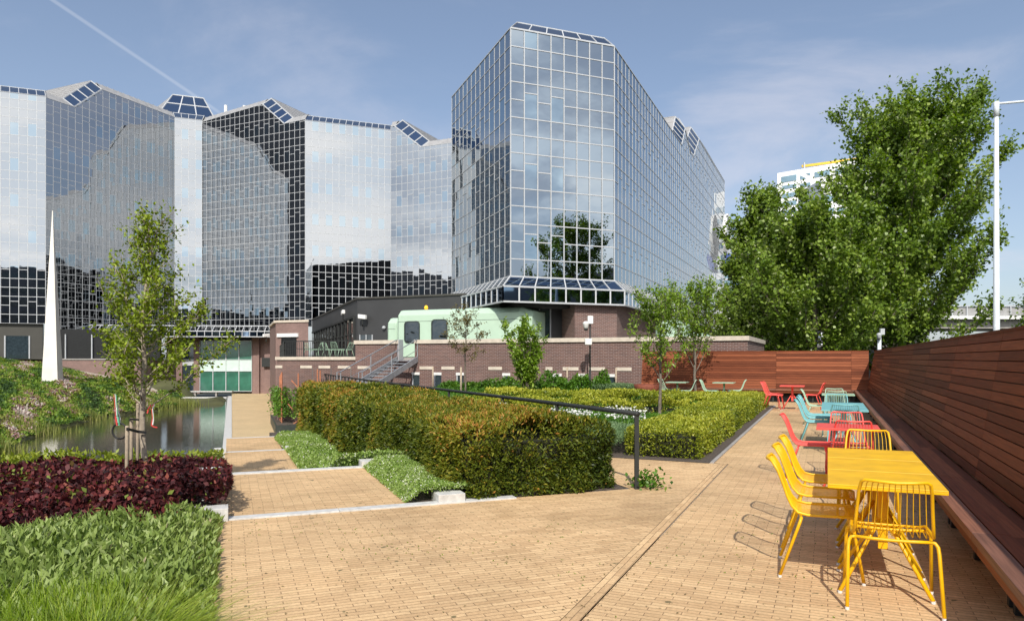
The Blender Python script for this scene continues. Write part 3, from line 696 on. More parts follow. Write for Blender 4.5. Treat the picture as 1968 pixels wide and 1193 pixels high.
# near tower
TW0 = np.array([-0.07, 34.0]); dF = NA.copy(); LF = 5.57
TW1 = TW0+dF*LF; dR = B.copy(); LR = 42.0
LL = 9.7; TWL = TW0+A*LL; dL = -A
tower = thing('glass_tower', 'tall mirrored glass tower with sloped corners standing over the brick terrace', 'office tower', (TW0[0]+6, TW0[1]+14, 1.6))
ZB, ZT = 5.41, 17.15
facade(tower, TW0, dF, LF, [(0, ZT), (LF, ZT)], ZB, 8, 0.838, win={1, 3}, glass='mirror_near', tilt=0.0018, seed=1, off=0, mw=0.05, mp=0.05)
facade(tower, TWL, dL, LL, [(0, ZT), (LL, ZT)], ZB, 13, 0.838, glass='mirror_near', tilt=0.004, seed=2, mw=0.035, mp=0.03)
RT = [(0, ZT), (17.0, ZT), (18.2, ZT), (19.6, ZT+1.6), (22.0, ZT+0.4), (23.3, ZT+0.5), (26.0, ZT+2.6), (29.0, ZT+2.7), (LR, ZT+2.7)]
facade(tower, TW1, dR, LR, RT, ZB, 57, 0.838, glass='mirror_near', tilt=0.003, seed=3, mw=0.038, mp=0.03)
coping(tower, TW0, dF, [(0, ZT), (LF, ZT)], e0=0.57, e1=0.24, mod=0.93, roof=False)
coping(tower, TWL, dL, [(0, ZT), (LL, ZT)], e0=0.0, e1=0.57, mod=0.75, roof=False)
coping(tower, TW1, dR, [(0, ZT), (17, ZT)], e0=0.24, e1=0.0, mod=0.75, roof=False)
coping(tower, TW1+dR*17.0, dR, [(0, ZT), (1.2, ZT), (2.6, ZT+1.6), (5.0, ZT+0.4), (6.3, ZT+0.5), (9.0, ZT+2.6), (25.0, ZT+2.7)], mod=0.9, depth=4, dmw=0.07, metal=True, dsc=1.8)
for P0, d, L, nc, e0, e1 in ((TW0, dF, LF, 8, 0.60, 0.25), (TWL, dL, LL, 13, 0.0, 0.60), (TW1, dR, LR, 57, 0.25, 0.0)):
    skirt(tower, P0, d, L, ZB, 4.88, 4.17, 0.60, nc, e0, e1)
# base of the tower: brick on the right, dark glazed recess on the left
nF = np.array([dF[1], -dF[0]])
w = lambda t, o, P=TW0, d=dF: (P+d*t+np.array([d[1], -d[0]])*o)
mb = MB(); p = [w(3.25, 0.25), w(LF-0.0, 0.25), TW1+np.array([dR[1], -dR[0]])*0.2+dR*0.1, TW1+np.array([dR[1], -dR[0]])*0.2+dR*9.0, TW1+dR*9.0-NB*3, w(3.25, -3)]
mb.prism([tuple(q) for q in p], 1.4, 4.2); mb.build('brick_base', 'wall_brick', tower)
mb = MB(); p = [w(-0.1, -1.2), w(3.24, -1.2), w(3.24, -3), w(-0.1, -3)]; mb.prism([tuple(q) for q in p], 1.4, 4.2); mb.build('recess_wall', 'charcoal', tower)
mb = MB()
for t0, t1 in ((1.35, 1.95), (2.0, 2.55)):
    a, b = w(t0, -1.16), w(t1, -1.16); mb.quad((*a, 1.62), (*b, 1.62), (*b, 4.05), (*a, 4.05))
mb.build('door_glass', 'window_dark', tower)
mb = MB()
for t0 in (1.32, 1.98, 2.58): a = w(t0, -1.14); mb.box((*a, 2.85), (dF[0]*.03, dF[1]*.03, 0), (nF[0]*.03, nF[1]*.03, 0), (0, 0, 1.25))
mb.build('door_frame', 'alu_grey', tower)
mb = MB(); nR = np.array([dR[1], -dR[0]])
p = [TW1+nR*0.15+dR*9.05, TW1+nR*0.15+dR*41, TW1-nR*2+dR*41, TW1-nR*2+dR*9.05]; mb.prism([tuple(q) for q in p], 1.4, 4.2); mb.build('base_wall', 'concrete_dark', tower)
mb = MB(); Pc = [TW0, TW1, TW1+dR*30, TW1+dR*30-NB*14, TWL-dL*0, ]
mb.prism([tuple(q) for q in (w(0.3, -.3), w(LF-.2, -.3), TW1+dR*41-nR*.4, TW1+dR*41-nR*10, TWL+NA*0.4+A*-0.3)], 4.0, ZT-0.3); mb.build('core', 'charcoal', tower)
# round sign and blue box sign hung at the far end of the tower
e = TW1+dR*41.2+nR*0.1
t = thing('wall_sign', 'round pale disc sign hung edge-on at the far end of the glass tower', 'sign', (e[0], e[1], 13.0))
mb = MB(); q = []
c = np.array([e[0]-0.3, e[1]-2.0, 13.6])
for k in range(24):
    a = 2*math.pi*k/24; q.append((math.cos(a), math.sin(a)))
vs = [c+np.array([2.2*x*B[0], 2.2*x*B[1], 2.3*z])+s_*np.array([NB[0], NB[1], 0])*0.16 for s_ in (-1, 1) for x, z in q]
mb.add(vs, [(k, (k+1) % 24, 24+(k+1) % 24, 24+k) for k in range(24)]+[tuple(range(24))[::-1], tuple(range(24, 48))]); mb.build('disc', 'white_paint', t)
m2 = MB(); m2.bar((e[0]-0.4, e[1], 13.9), (e[0]+0.6, e[1], 13.9), 0.15, 0.15); m2.build('bracket', 'black_metal', t)
t = thing('box_sign', 'blue box sign with white marks below the round sign on the tower', 'sign', (e[0]+0.7, e[1], 10.6))
mb = MB(); bc = np.array([e[0]-0.1, e[1]-2.0, 11.0]); mb.box(bc, (B[0]*1.5, B[1]*1.5, 0), (NB[0]*.22, NB[1]*.22, 0), (0.2, 0.0, 0.75)); mb.build('panel', 'sign_blue', t)
m2 = MB()
for i in range(4): m2.box(bc+np.array([-NB[0]*.24+B[0]*(0.9-0.6*i), -NB[1]*.24+B[1]*(0.9-0.6*i), 0.05]), (B[0]*.18, B[1]*.18, 0), (NB[0]*.02, NB[1]*.02, 0), (0, 0, 0.3))
m2.build('lettering', 'white_paint', t)

# far glass building: six folded faces
P1 = np.array([-45.4, 70.0]); PF1 = P1-NA*14
P2 = P1+B*15.1; P3 = P2+NA*2.95; P4 = P3+NB*15.2; P5 = P4+NA*9.46; P6 = P5+NB*17
far = thing('mirror_building', 'wide mirrored glass office block with folded facades and diagonal rooflights behind the pond', 'office building', (-30, 84, -2.2))
zb = 4.9; rw = 0.86
faces = [
 (PF1, NA, 14.0, [(0, 27.0), (14, 27.0)], 19, zb, 0, 0.57*0.41, None),
 (P1, B, 15.1, [(0, 26.9), (2.9, 26.9), (5.9, 29.7), (15.1, 29.6)], 20, 3.9, 0.24, -0.24, None),
 (P2, NA, 2.95, [(0, 29.6), (2.95, 29.6)], 4, 4.3, -0.2, -0.2, None),
 (P3, NB, 15.2, [(0, 29.4), (9.2, 30.2), (12.3, 27.6), (15.2, 27.7)], 21, 4.3, -0.2, 0.24, None),
 (P4, NA, 9.46, [(0, 27.6), (9.46, 27.6)], 13, 5.0, 0.24, -0.2, None),
 (P5, NB, 17.0, [(0, 28.0), (0.5, 28.0), (4.0, 25.2), (17.0, 25.2)], 23, 5.0, -0.2, 0.0, None)]
for i, (P0, d, L, zt, nc, z0, e0, e1, _) in enumerate(faces):
    facade(far, P0, d, L, zt, z0, nc, rw, glass='mirror_glass', tilt=(0.003 if d is NB or d is B else 0.0011), seed=20+i, off=i % 4, mw=(0.045 if d is NB or d is B else 0.055), mp=0.02)
    coping(far, P0, d, zt, w=0.7, h=0.75, e0=e0, e1=e1, depth=8, metal=(d is NB or d is B), dsc=1.35, dmw=0.10)
# glazed rooflight box behind the narrow face, and two white flues
hc = P2+NA*1.5-nF*(-0.0)+np.array([-NA[1], NA[0]])*1.4
bk = np.array([-NA[1], NA[0]])
def hp(u, v, z): q = P2+NA*u+bk*v; return np.array([q[0], q[1], z])
g = MB(); f = MB(); ro = MB()
b0, b1, t0, t1 = hp(-1.7, 1.2, 30.3), hp(4.3, 1.2, 30.3), hp(-0.4, 3.0, 33.2), hp(3.0, 3.0, 33.2)
m0, m1 = (b0*0.45+t0*0.55), (b1*0.45+t1*0.55)
for lo0, lo1, hi0, hi1 in ((b0, b1, m0, m1), (m0, m1, t0, t1)):
    for i in range(3):
        g.quad(lo0+(lo1-lo0)*i/3, lo0+(lo1-lo0)*(i+1)/3, hi0+(hi1-hi0)*(i+1)/3, hi0+(hi1-hi0)*i/3)
    for i in range(4): f.bar(lo0+(lo1-lo0)*i/3, hi0+(hi1-hi0)*i/3, 0.12, 0.12)
    f.bar(lo0, lo1, 0.12, 0.12)
f.bar(t0, t1, 0.12, 0.12)
bb0, bb1 = hp(-5, 7, 30.2), hp(8, 7, 30.2); tb0, tb1 = hp(-0.6, 7, 33.0), hp(3.2, 7, 33.0)
ro.quad(bb0, b0, t0, tb0); ro.quad(b1, bb1, tb1, t1); ro.quad(t0, t1, tb1, tb0)
g.build('rooflight', 'mirror_dark', far); f.build('rooflight_bars', 'alu_white', far); ro.build('rooflight_roof', 'roof_metal', far)
for u in (5.5, 7.7):
    m2 = MB(); q = hp(u, 6, 30.5); m2.tube([q, q+np.array([0, 0, 2.6+0.1*u])], 0.2, 10); m2.build('flue', 'white_paint', far)
# dark cladding and glazing below the overhang on the left
def wall_px(P0, d, t0, t1, z0, z1, thick=0.4):
    nn = np.array([d[1], -d[0]]); q = [P0+d*t0, P0+d*t1, P0+d*t1-nn*thick, P0+d*t0-nn*thick]; mb = MB(); mb.prism([tuple(x) for x in q], z0, z1); return mb
bkF = -nF
base0 = PF1+bkF*0.3
wall_px(base0, NA, 0, 13.7, 1.45, 4.9).build('cladding', 'charcoal_warm', far)
nn = nF
for t0, t1 in ((7.2, 8.6), (10.6, 12.6)):
    mb = MB(); a, b = base0+NA*t0+nn*0.03, base0+NA*t1+nn*0.03; mb.quad((*a, 1.5), (*b, 1.5), (*b, 3.7), (*a, 3.7)); wo = mb.build('window', 'window_dark', far)
    for tt in (t0, t1): f = MB(); c_ = base0+NA*tt+nn*0.05; f.box((*c_, 2.6), (NA[0]*.06, NA[1]*.06, 0), (nn[0]*.04, nn[1]*.04, 0), (0, 0, 1.1)); f.build('frame', 'alu_grey', wo)
b2 = P1+bkF*0.5+NA*0.2
mb = MB(); mb.prism([tuple(b2), (b2[0]+9.3, b2[1]+3.2), (b2[0]+9.1, b2[1]+3.9), (b2[0]-.2, b2[1]+.6)], 1.3, 4.4); mb.build('entrance_wall', 'dark_room', far)
for k in (1.4, 3.6, 5.6, 8.0):
    f = MB(); f.box((b2[0]+k, b2[1]+k*0.31-0.1, 2.7), (.05, 0.01, 0), (0, .05, 0), (0, 0, 1.2)); f.build('entrance_post', 'alu_grey', far)
# canopy of white bars along the foot of the folds
can = thing('glazed_canopy', 'long lean-to canopy of white bars and glass along the foot of the mirrored block', 'canopy', (-35, 74.5, 3.7))
C0, C1 = np.array([-44.6, 73.2]), np.array([-25.1, 75.2]); dc = (C1-C0)/np.linalg.norm(C1-C0); nc_ = np.array([dc[1], -dc[0]]); Lc = np.linalg.norm(C1-C0)
f = MB(); g = MB()
pc = lambda t, z, o: np.array([C0[0]+dc[0]*t+nc_[0]*o, C0[1]+dc[1]*t+nc_[1]*o, z])
K = 26
for i in range(K+1):
    tt = Lc*i/K; ti = min(max(tt, 0.6), Lc-0.6)
    f.bar(pc(ti, 4.95, -0.9), pc(tt, 4.35, 0), .06, .06); f.bar(pc(tt, 4.35, 0), pc(tt, 3.75, 0), .06, .06)
    f.bar(pc(ti, 4.95, -0.9), pc(tt, 4.30, -2.0), .05, .05)
    if i < K:
        t2 = Lc*(i+1)/K; g.quad(pc(tt, 3.75, 0), pc(t2, 3.75, 0), pc(t2, 4.35, 0), pc(tt, 4.35, 0)); 
for z, o in ((4.95, -0.9), (4.35, 0), (3.78, 0)): f.bar(pc(0.6 if z > 4.9 else 0, z, o), pc(Lc-(0.6 if z > 4.9 else 0), z, o), .09, .09)
f.build('bars', 'alu_white', can); g.build('glazing', 'mirror_dark', can)
mb = MB(); mb.quad(pc(0, 3.75, 0), pc(0, 3.75, -4), pc(Lc, 3.75, -4), pc(Lc, 3.75, 0)); mb.build('soffit', 'charcoal', can)
# brick building under the canopy
YB = 77.0
bx = lambda x: ray(x)*YB
bb = thing('brick_building', 'brown brick building with green glazed bays beside the pond path', 'building', (bx(430), YB, -2.3))
def blk(x0, x1, z0, z1, dep=0.0, th=2.0, mat='wall_brick_pale', name='wall'):
    mb = MB(); mb.abox(bx(x0), bx(x1), YB+dep, YB+dep+th, z0, z1); return mb.build(name, mat, bb)
zt_, zb_ = 3.74, -2.25
blk(320, 350, zb_, zt_, 0.0); blk(372, 383.6, zb_, zt_, 0.0); blk(484, 498, zb_, zt_, 0.0); blk(498, 508, zb_, zt_, 0.35); blk(508, 526, zb_, zt_, 0.0)
blk(349, 485, zb_, zt_, 1.2, 1.0, 'dark_room', 'interior')
def glz(x0, x1, y0, y1, mat, name='window', dep=0.1):
    mb = MB(); z0, z1 = zat(y1, YB), zat(y0, YB); mb.quad((bx(x0), YB+dep, z0), (bx(x1), YB+dep, z0), (bx(x1), YB+dep, z1), (bx(x0), YB+dep, z1)); return mb.build(name, mat, bb)
glz(350.5, 371.5, 655, 690, 'window_dark'); glz(350.5, 371.5, 703, 750, 'window_dark')
mb = MB(); mb.abox(bx(350.2), bx(371.8), YB+0.05, YB+0.3, zat(702, YB), zat(690, YB)); mb.build('spandrel', 'alu_white', bb)
for i in range(4):
    x0, x1 = 384+25*i+0.6, 384+25*(i+1)-0.6
    glz(x0, x1, 654, 691, 'window_green'); glz(x0, x1, 713, 752, 'window_green')
glz(384, 484, 691, 713, 'spandrel_green', 'spandrel', 0.06)
f = MB()
for x in (384, 409, 434, 459, 484): f.abox(bx(x)-0.04, bx(x)+0.04, YB, YB+0.12, zat(752, YB), zat(654, YB))
for y in (654.5, 691, 713, 751.5): f.abox(bx(384), bx(484), YB+0.01, YB+0.1, zat(y, YB)-0.03, zat(y, YB)+0.03)
f.build('window_frame', 'alu_white', bb)
mb = MB(); mb.abox(bx(505), bx(523), YB-0.35, YB, zat(705, YB), zat(687, YB)); mb.build('vent_box', 'black_metal', bb, bevel=0.03)
mb = MB(); mb.prism([(-46.5, 70.6), (-36.8, 71.3), (-36.6, 76.5), (-46, 76.0)], -2.3, 1.38); o = mb.build('retaining_wall', 'wall_brick_pale'); tag(o, 'grey brown retaining wall at the top of the hill below the dark entrance', 'wall')
mb = MB(); mb.prism([(-58, 62), (-46.5, 70.5), (-36.8, 71.2), (-36.8, 76), (-60, 76)], 1.385, 1.5); struct(mb.build('upper_paving', 'concrete'))

# ================================================================ DARK HALL, ANNEX, PODS
HC = np.array([-0.215*42, 42.0])
hall = thing('dark_hall', 'charcoal clad hall with a long slanted row of windows behind the railing', 'building', (HC[0]+2, HC[1]+6, 1.6))
mb = MB(); q = [HC, HC+NB*9.5, HC+NB*9.5+B*3, HC+A*25.4+NA*3, HC+A*25.4]; mb.prism([tuple(x) for x in q], 1.55, 4.98); mb.build('wall', 'charcoal', hall)
mb = MB(); mb.prism([tuple(x+y) for x, y in zip(q, (-A*.06-NA*.08, NB*.05-B*.06, B*.05, A*.05, A*.05-NA*.08))], 4.98, 5.08); mb.build('roof', 'charcoal_warm', hall)
g = MB(); f = MB()
nA_ = -NA
for i in range(14):
    t0, t1 = 0.9+i*1.7, 0.9+(i+1)*1.7; z1 = 3.95-0.006*t0
    a, b = HC+A*t0+nA_*0.03, HC+A*t1+nA_*0.03
    g.quad((*b, 1.75), (*a, 1.75), (*a, z1), (*b, z1)); f.box((*(HC+A*t0+nA_*0.06), (1.75+z1)/2), (A[0]*.05, A[1]*.05, 0), (nA_[0]*.05, nA_[1]*.05, 0), (0, 0, (z1-1.75)/2))
f.bar((*(HC+A*0.9+nA_*.06), 4.0), (*(HC+A*24.7+nA_*.06), 3.85), .12, .12); f.bar((*(HC+A*0.9+nA_*.06), 1.75), (*(HC+A*24.7+nA_*.06), 1.75), .08, .08)
f.bar((*(HC+A*0.9+nA_*.06), 3.0), (*(HC+A*24.7+nA_*.06), 2.95), .05, .05)
g.build('window', 'pod_glass', hall); f.build('window_frame', 'black_metal', hall)
dr = MB(); nB_ = -B
a = HC+NB*0.25+nB_*0.03; b = HC+NB*1.05+nB_*0.03; dr.quad((*a, 1.6), (*b, 1.6), (*b, 2.9), (*a, 2.9)); dr.build('door_glass', 'window_dark', hall)
f = MB()
for k in (0.22, 0.66, 1.08): c_ = HC+NB*k+nB_*.05; f.box((*c_, 2.25), (NB[0]*.03, NB[1]*.03, 0), (B[0]*.03, B[1]*.03, 0), (0, 0, .66))
f.build('door_frame', 'alu_grey', hall)
for k in range(20):
    pass
# two cameras and a dome on the hall
def wall_cam(name, label, p, dirx):
    t = thing(name, label, 'security camera', p)
    mb = MB(); p = np.array(p, float); mb.box(p+np.array([0, 0, 0.18]), (0.26*dirx[0], 0.26*dirx[1], -0.03), (-0.1*dirx[1], 0.1*dirx[0], 0), (0, 0, 0.12)); mb.build('housing', 'white_paint', t, bevel=0.03)
    m2 = MB(); m2.tube([p+(0, 0, 0.1), p+(0, 0, -0.25), p+(0.1*dirx[1], -0.0+0.3, -0.35)], 0.035, 8); m2.build('arm', 'black_metal', t)
c = HC+NB*0.6+nB_*0.35; wall_cam('security_camera', 'white camera with dark arm on the front of the charcoal hall', (c[0], c[1], 3.75), NB)
c = HC+A*3.0+nA_*0.4; wall_cam('security_camera', 'small white camera high on the slanted side of the charcoal hall', (c[0], c[1], 4.2), A)
mb = MB(); c = HC+NB*1.9+nB_*0.1; mb.lathe((c[0], c[1], 3.2), [(0.03, 0), (0.1, 0.03), (0.12, 0.1), (0.08, 0.17), (0.02, 0.2)], 12); tag(mb.build('bulkhead_lamp', 'alu_grey', smooth=True), 'small round grey lamp on the charcoal wall beside the mint pod', 'lamp')

ann = thing('brick_annex', 'flat roofed brown brick block with a white lintel over a dark opening', 'building', (-16.5, 56, 1.5))
a0 = np.array([ray(530)*55.0, 55.0]); 
q = [a0, a0+NB*3.1, a0+NB*3.1+A*9, a0+A*9]
mb = MB(); mb.prism([tuple(x) for x in q], -2.3, 4.25); mb.build('wall', 'wall_brick_pale', ann)
mb = MB(); mb.prism([tuple(x) for x in (a0-NB*.12-B*.08, a0+NB*3.2-B*.08, a0+NB*3.2+A*9, a0+A*9-NB*.12)], 4.25, 4.42); mb.build('coping', 'stone_warm', ann)
mb = MB(); mb.prism([tuple(x) for x in (a0+NB*.55-B*.03, a0+NB*2.0-B*.03, a0+NB*2.0, a0+NB*.55)], 1.6, 3.15); mb.build('opening', 'dark_room', ann)
mb = MB(); mb.prism([tuple(x) for x in (a0+NB*.2-B*.12, a0+NB*2.2-B*.12, a0+NB*2.2, a0+NB*.2)], 3.15, 3.42); mb.build('lintel', 'white_paint', ann)
c = a0+np.array([-0.6, -0.4]); wall_cam('wall_lamp', 'white floodlight on the corner of the brick annex', (c[0], c[1], 3.1), np.array([-0.6, -0.8]))
bpy.data.objects['wall_lamp']['category'] = 'lamp'

def pod(label, b, n0, n1, z0, z1, depth, wins, bev=0.28, cut_r=0.5):
    t = thing('mint_pod', label, 'pod', PB(b+depth/2, (n0+n1)/2, z0))
    mb = MB()
    prof = [(0, z0), (0, z1-bev), (bev*0.9, z1-0.04), (bev*1.6, z1), (depth-bev*1.6, z1), (depth-bev*0.9, z1-0.04), (depth, z1-bev), (depth, z0)]
    cols_ = [(n0, cut_r*0.8), (n0+cut_r*0.6, 0.0), (n1-cut_r, 0.0), (n1, cut_r*0.9)]
    vs = []
    for (n, ins) in cols_:
        for (d_, z) in prof:
            dd = ins+(depth-2*ins)*d_/depth; zz = z if z == z0 else z-(ins*0.45 if z > z0 else 0)
            vs.append(PB(b+dd, n, zz))
    K = len(prof); fs = [(i*K+k, (i+1)*K+k, (i+1)*K+(k+1) % K, i*K+(k+1) % K) for i in range(3) for k in range(K)]+[tuple(range(K)), tuple(3*K+k for k in range(K))[::-1]]
    fs = [f_[::-1] for f_ in fs]
    mb.add(vs, fs); mb.build('body', 'mint', t, bevel=0.03)
    sm = MB(); sm.fbox('B', b-0.008, b+0.01, n0+cut_r*0.6, n1-cut_r, z1-0.62, z1-0.605)
    for s in np.arange(n0+2.4, n1-0.6, 2.4): sm.fbox('B', b-0.006, b+0.01, s, s+0.012, z0, z1-0.7)
    sm.build('seams', 'dark_green_metal', t)
    for (c, zc, hw, hh) in wins:
        def rr(hw, hh, r_, o):
            pts = []
            for cx, cz, a0_ in ((hw-r_, hh-r_, 0), (-hw+r_, hh-r_, 90), (-hw+r_, -hh+r_, 180), (hw-r_, -hh+r_, 270)):
                for k in range(6): a_ = R(a0_+90*k/5); pts.append(PB(b+o, c+cx+r_*math.cos(a_), zc+cz+r_*math.sin(a_)))
            return pts
        w_ = MB(); w_.add(rr(hw-0.05, hh-0.05, 0.15, -0.014), [tuple(range(24))[::-1]]); 
        fr_ = MB(); o1, o2 = rr(hw, hh, 0.19, -0.03), rr(hw-0.055, hh-0.055, 0.15, -0.03); i1 = rr(hw, hh, 0.19, 0.02)
        fr_.add(o1+o2, [(k, 24+k, 24+(k+1) % 24, (k+1) % 24) for k in range(24)]); fr_.add(o1+i1, [(k, (k+1) % 24, 24+(k+1) % 24, 24+k) for k in range(24)])
        fo = fr_.build('window', 'dark_green_metal', t)
        w_.build('pane', 'pod_glass', fo)
    return t
bP = 31.4
na = lambda x, b=bP: on_b(x, b)
pod('long mint green pod with two rounded windows on the brick terrace', bP, na(756), na(1016), 1.6, 4.02, 3.0, [(na(792), 2.87, 0.46, 0.56), (na(844.5), 2.93, 0.46, 0.56)])
pod('short mint green pod end tucked behind the left of the long pod', 32.6, on_b(737, 32.6), on_b(775, 32.6), 1.6, 3.72, 2.6, [])
pod('mint green pod seen beyond the tower base on the right', 31.6, on_b(1256, 31.6), on_b(1316, 31.6), 1.6, 3.25, 2.0, [])
pod('farther mint green pod low behind the parapet near the terrace corner', 33.2, on_b(1318, 33.2), on_b(1362, 33.2), 1.6, 2.75, 2.0, [])
t = thing('beacon', 'small amber beacon lamp on the roof of the long mint pod', 'lamp', PB(bP+0.8, on_b(819, bP+0.8), 4.02))
mb = MB(); mb.lathe(PB(bP+0.8, on_b(819, bP+0.8), 4.05), [(0.06, 0), (0.095, 0.05), (0.10, 0.12), (0.07, 0.19), (0.01, 0.22)], 12); mb.build('lens', 'lamp_amber', t, smooth=True)
mb = MB(); mb.lathe(PB(bP+0.8, on_b(819, bP+0.8), 4.0), [(0.08, 0), (0.08, 0.06)], 12); mb.build('socket', 'black_metal', t)

# ================================================================ BRICK TERRACE WALL
W1, W2 = 29.45, 30.3
nL, nR_ = on_b(683, W1), on_b(1437, W1)
g1, g0 = on_b(797, W1), on_b(766, W1)
wall = thing('terrace_wall', 'dark brown brick terrace wall with pale coping, lintels and small windows', 'wall', PB(W1+0.2, -4, 0))
mb = MB()
mb.fbox('B', W1, W1+0.35, nL, g0, -0.3, 2.24); mb.fbox('B', W1, W1+0.35, g1, nR_, -0.3, 2.24); mb.fbox('B', W1+0.002, W1+0.35, g0, g1, -0.3, 1.45)
mb.fbox('B', W1+0.36, W1+8, nR_-0.35, nR_, -0.3, 2.24)
mb.build('wall', 'wall_brick', wall)
mb = MB(); mb.fbox('B', W1-0.07, W1+0.42, nL-0.05, g0, 2.24, 2.42); mb.fbox('B', W1-0.07, W1+0.42, g1, nR_+0.06, 2.24, 2.42); mb.fbox('B', W1+0.43, W1+8, nR_-0.4, nR_+0.06, 2.24, 2.42)
mb.build('coping', 'stone_warm', wall)
mb = MB(); mb.fbox('B', W1-0.02, W1+0.36, g0, g0+0.04, 1.45, 2.44); mb.build('wall_return', 'alu_grey', wall)  # grey end face of the wall beside the stair gap
lw = thing('terrace_wall', 'lower brick wall with pale coping under the terrace railing, left of the steel stair', 'wall', PB(W2+0.2, -16, -2.3))
nLL = on_b(532, W2)
mb = MB(); mb.fbox('B', W2, W2+0.4, nLL, nL+0.3, -2.6, 1.46)
c1 = np.array(PB(W2+0.4, nLL)[:2]); c2 = np.array(XY(PA(78.5, 4.2)))
mb.prism([tuple(c1), tuple(c1+NB*0.4), tuple(c2+NB*0.4), tuple(c2)], -2.6, 1.46)
mb.build('wall', 'wall_brick', lw)
mb = MB(); mb.fbox('B', W2-0.07, W2+0.5, nLL-0.06, nL+0.0, 1.46, 1.62); mb.prism([tuple(c1-NB*.06), tuple(c1+NB*0.5), tuple(c2+NB*0.5), tuple(c2-NB*.06)], 1.46, 1.62); mb.build('coping', 'stone_warm', lw)
# upper terrace floor
mb = MB(); mb.prism([tuple(c1+NB*.5+B*.05), XY(PB(W2+.5, nL)), XY(PB(W1+.4, nL+.02)), XY(PB(W1+.4, nR_-.5)), XY(PB(W1+26, nR_-.5)), (-5, 70), tuple(c2+NB*.6)], 1.25, 1.58); struct(mb.build('upper_terrace', 'concrete'))
def lintels(wl, b, spans, y=702.5, h=0.14, name='lintel'):
    for x0, x1 in spans:
        mb = MB(); mb.fbox('B', b-0.035, b, on_b(x0, b), on_b(x1, b), 1.02, 1.02+h); mb.build(name, 'stone_warm', wl)
lintels(wall, W1, [(688, 712), (807, 833), (849, 874), (939, 965), (1049, 1062), (1082, 1112), (1132, 1163), (1185, 1214)])
lintels(lw, W2, [(530, 543), (578, 600), (613, 635), (650, 674)])
for x0, x1 in ((792, 807), (834, 849), (877, 892), (1063, 1080), (1112, 1128), (1164, 1182), (966, 981)):
    a, b = on_b(x0, W1), on_b(x1, W1)
    mb = MB(); mb.fbox('B', W1-0.012, W1-0.004, a+0.06, b-0.02, 0.0, 0.76); wo = mb.build('window', 'window_dark', wall)
    mb = MB(); mb.fbox('B', W1-0.045, W1-0.002, a, b, 0.76, 0.88); mb.build('lintel', 'white_paint', wo)
    mb = MB(); mb.fbox('B', W1-0.03, W1-0.003, a+0.02, a+0.08, 0.0, 0.76); mb.build('frame', 'alu_grey', wo)
mb = MB()      # dark strips drawn along the edges of the wall panels
for x in (600, 636, 674): mb.fbox('B', W2-0.02, W2-0.001, on_b(x, W2), on_b(x, W2)+0.04, -0.8, 1.02)
mb.build('panel_edge', 'concrete_dark', lw)
mb = MB(); mb.fbox('B', W1-0.02, W1-0.001, on_b(712.5, W1), on_b(712.5, W1)+0.04, 0, 1.02); mb.fbox('B', W1-0.02, W1-0.001, on_b(1062.5, W1), on_b(1062.5, W1)+0.03, 0, 1.02); mb.build('panel_edge', 'concrete_dark', wall)  # the same dark strips on the main wall
# railing on the lower wall
rl = thing('terrace_railing', 'black metal railing with mesh infill along the lower terrace wall', 'railing', PB(W2+0.3, -14, 1.6))
mb = MB(); n0, n1 = nLL+0.2, nL-0.1
mb.bar(PB(W2+.3, n0, 2.45), PB(W2+.3, n1, 2.45), .05, .05); mb.bar(PB(W2+.3, n0, 2.05), PB(W2+.3, n1, 2.05), .03, .03); mb.bar(PB(W2+.3, n0, 1.68), PB(W2+.3, n1, 1.68), .03, .03)
cE = c1+NB*0.2; dE = (c2-c1)/np.linalg.norm(c2-c1); E_ = cE+dE*24
for z in (2.45, 2.05, 1.68): mb.bar((*cE, z), (*E_, z), .05, .05)
mb.build('rail', 'black_metal', rl)
mb = MB()
for n in np.linspace(n0, n1, 5): mb = MB(); mb.bar(PB(W2+.3, n, 1.6), PB(W2+.3, n, 2.45), .06, .06, up=(0, 1, 0)); mb.build('post', 'black_metal', rl)
for k in np.linspace(0, 24, 9): q = cE+dE*k; mb = MB(); mb.bar((*q, 1.6), (*q, 2.45), .06, .06, up=(0, 1, 0)); mb.build('post', 'black_metal', rl)
mb = MB()
for n in np.arange(n0, n0+2.6, 0.12): mb.bar(PB(W2+.3, n, 1.6), PB(W2+.3, n, 2.4), .02, .02, up=(0, 1, 0))
for k in np.arange(0, 24, 0.2): q = cE+dE*k; mb.bar((*q, 1.6), (*q, 2.4), .02, .02, up=(0, 1, 0))
mb.build('balusters', 'black_metal', rl)
# steel stair
S0 = np.array(PB(W1+0.0, (g0+g1)/2+0.05)[:2]); sd = np.array([-0.42, -0.907]); sd /= np.linalg.norm(sd); sq = np.array([sd[1], -sd[0]]); run = 4.3; hw = 0.56
st = thing('steel_stair', 'grey steel stair with open treads rising to the gap in the brick wall', 'stair', (*(S0+sd*2.2), 0))
for s in (-1, 1):
    mb = MB(); p, q = S0+sq*hw*s, S0+sq*hw*s+sd*run
    mb.bar((*p, 1.50), (*q, 0.02), 0.06, 0.26); mb.build('stringer', 'steel_galv', st)
    mb = MB(); mb.tube([(*p, 2.42), (*(p+sd*0.1), 2.42), (*q, 0.98), (*(q+sd*.25), 0.95), (*(q+sd*.25), 0.0)], 0.024, 8)
    for k in (0.0, 0.5, 1.0): r_ = p+sd*run*k; mb.bar((*r_, 1.5-1.48*k), (*r_, 2.42-1.44*k), .035, .035, up=(0, 1, 0))
    mb.bar((*p, 1.95), (*q, 0.5), 0.02, 0.02)
    mb.build('handrail', 'steel_galv', st)
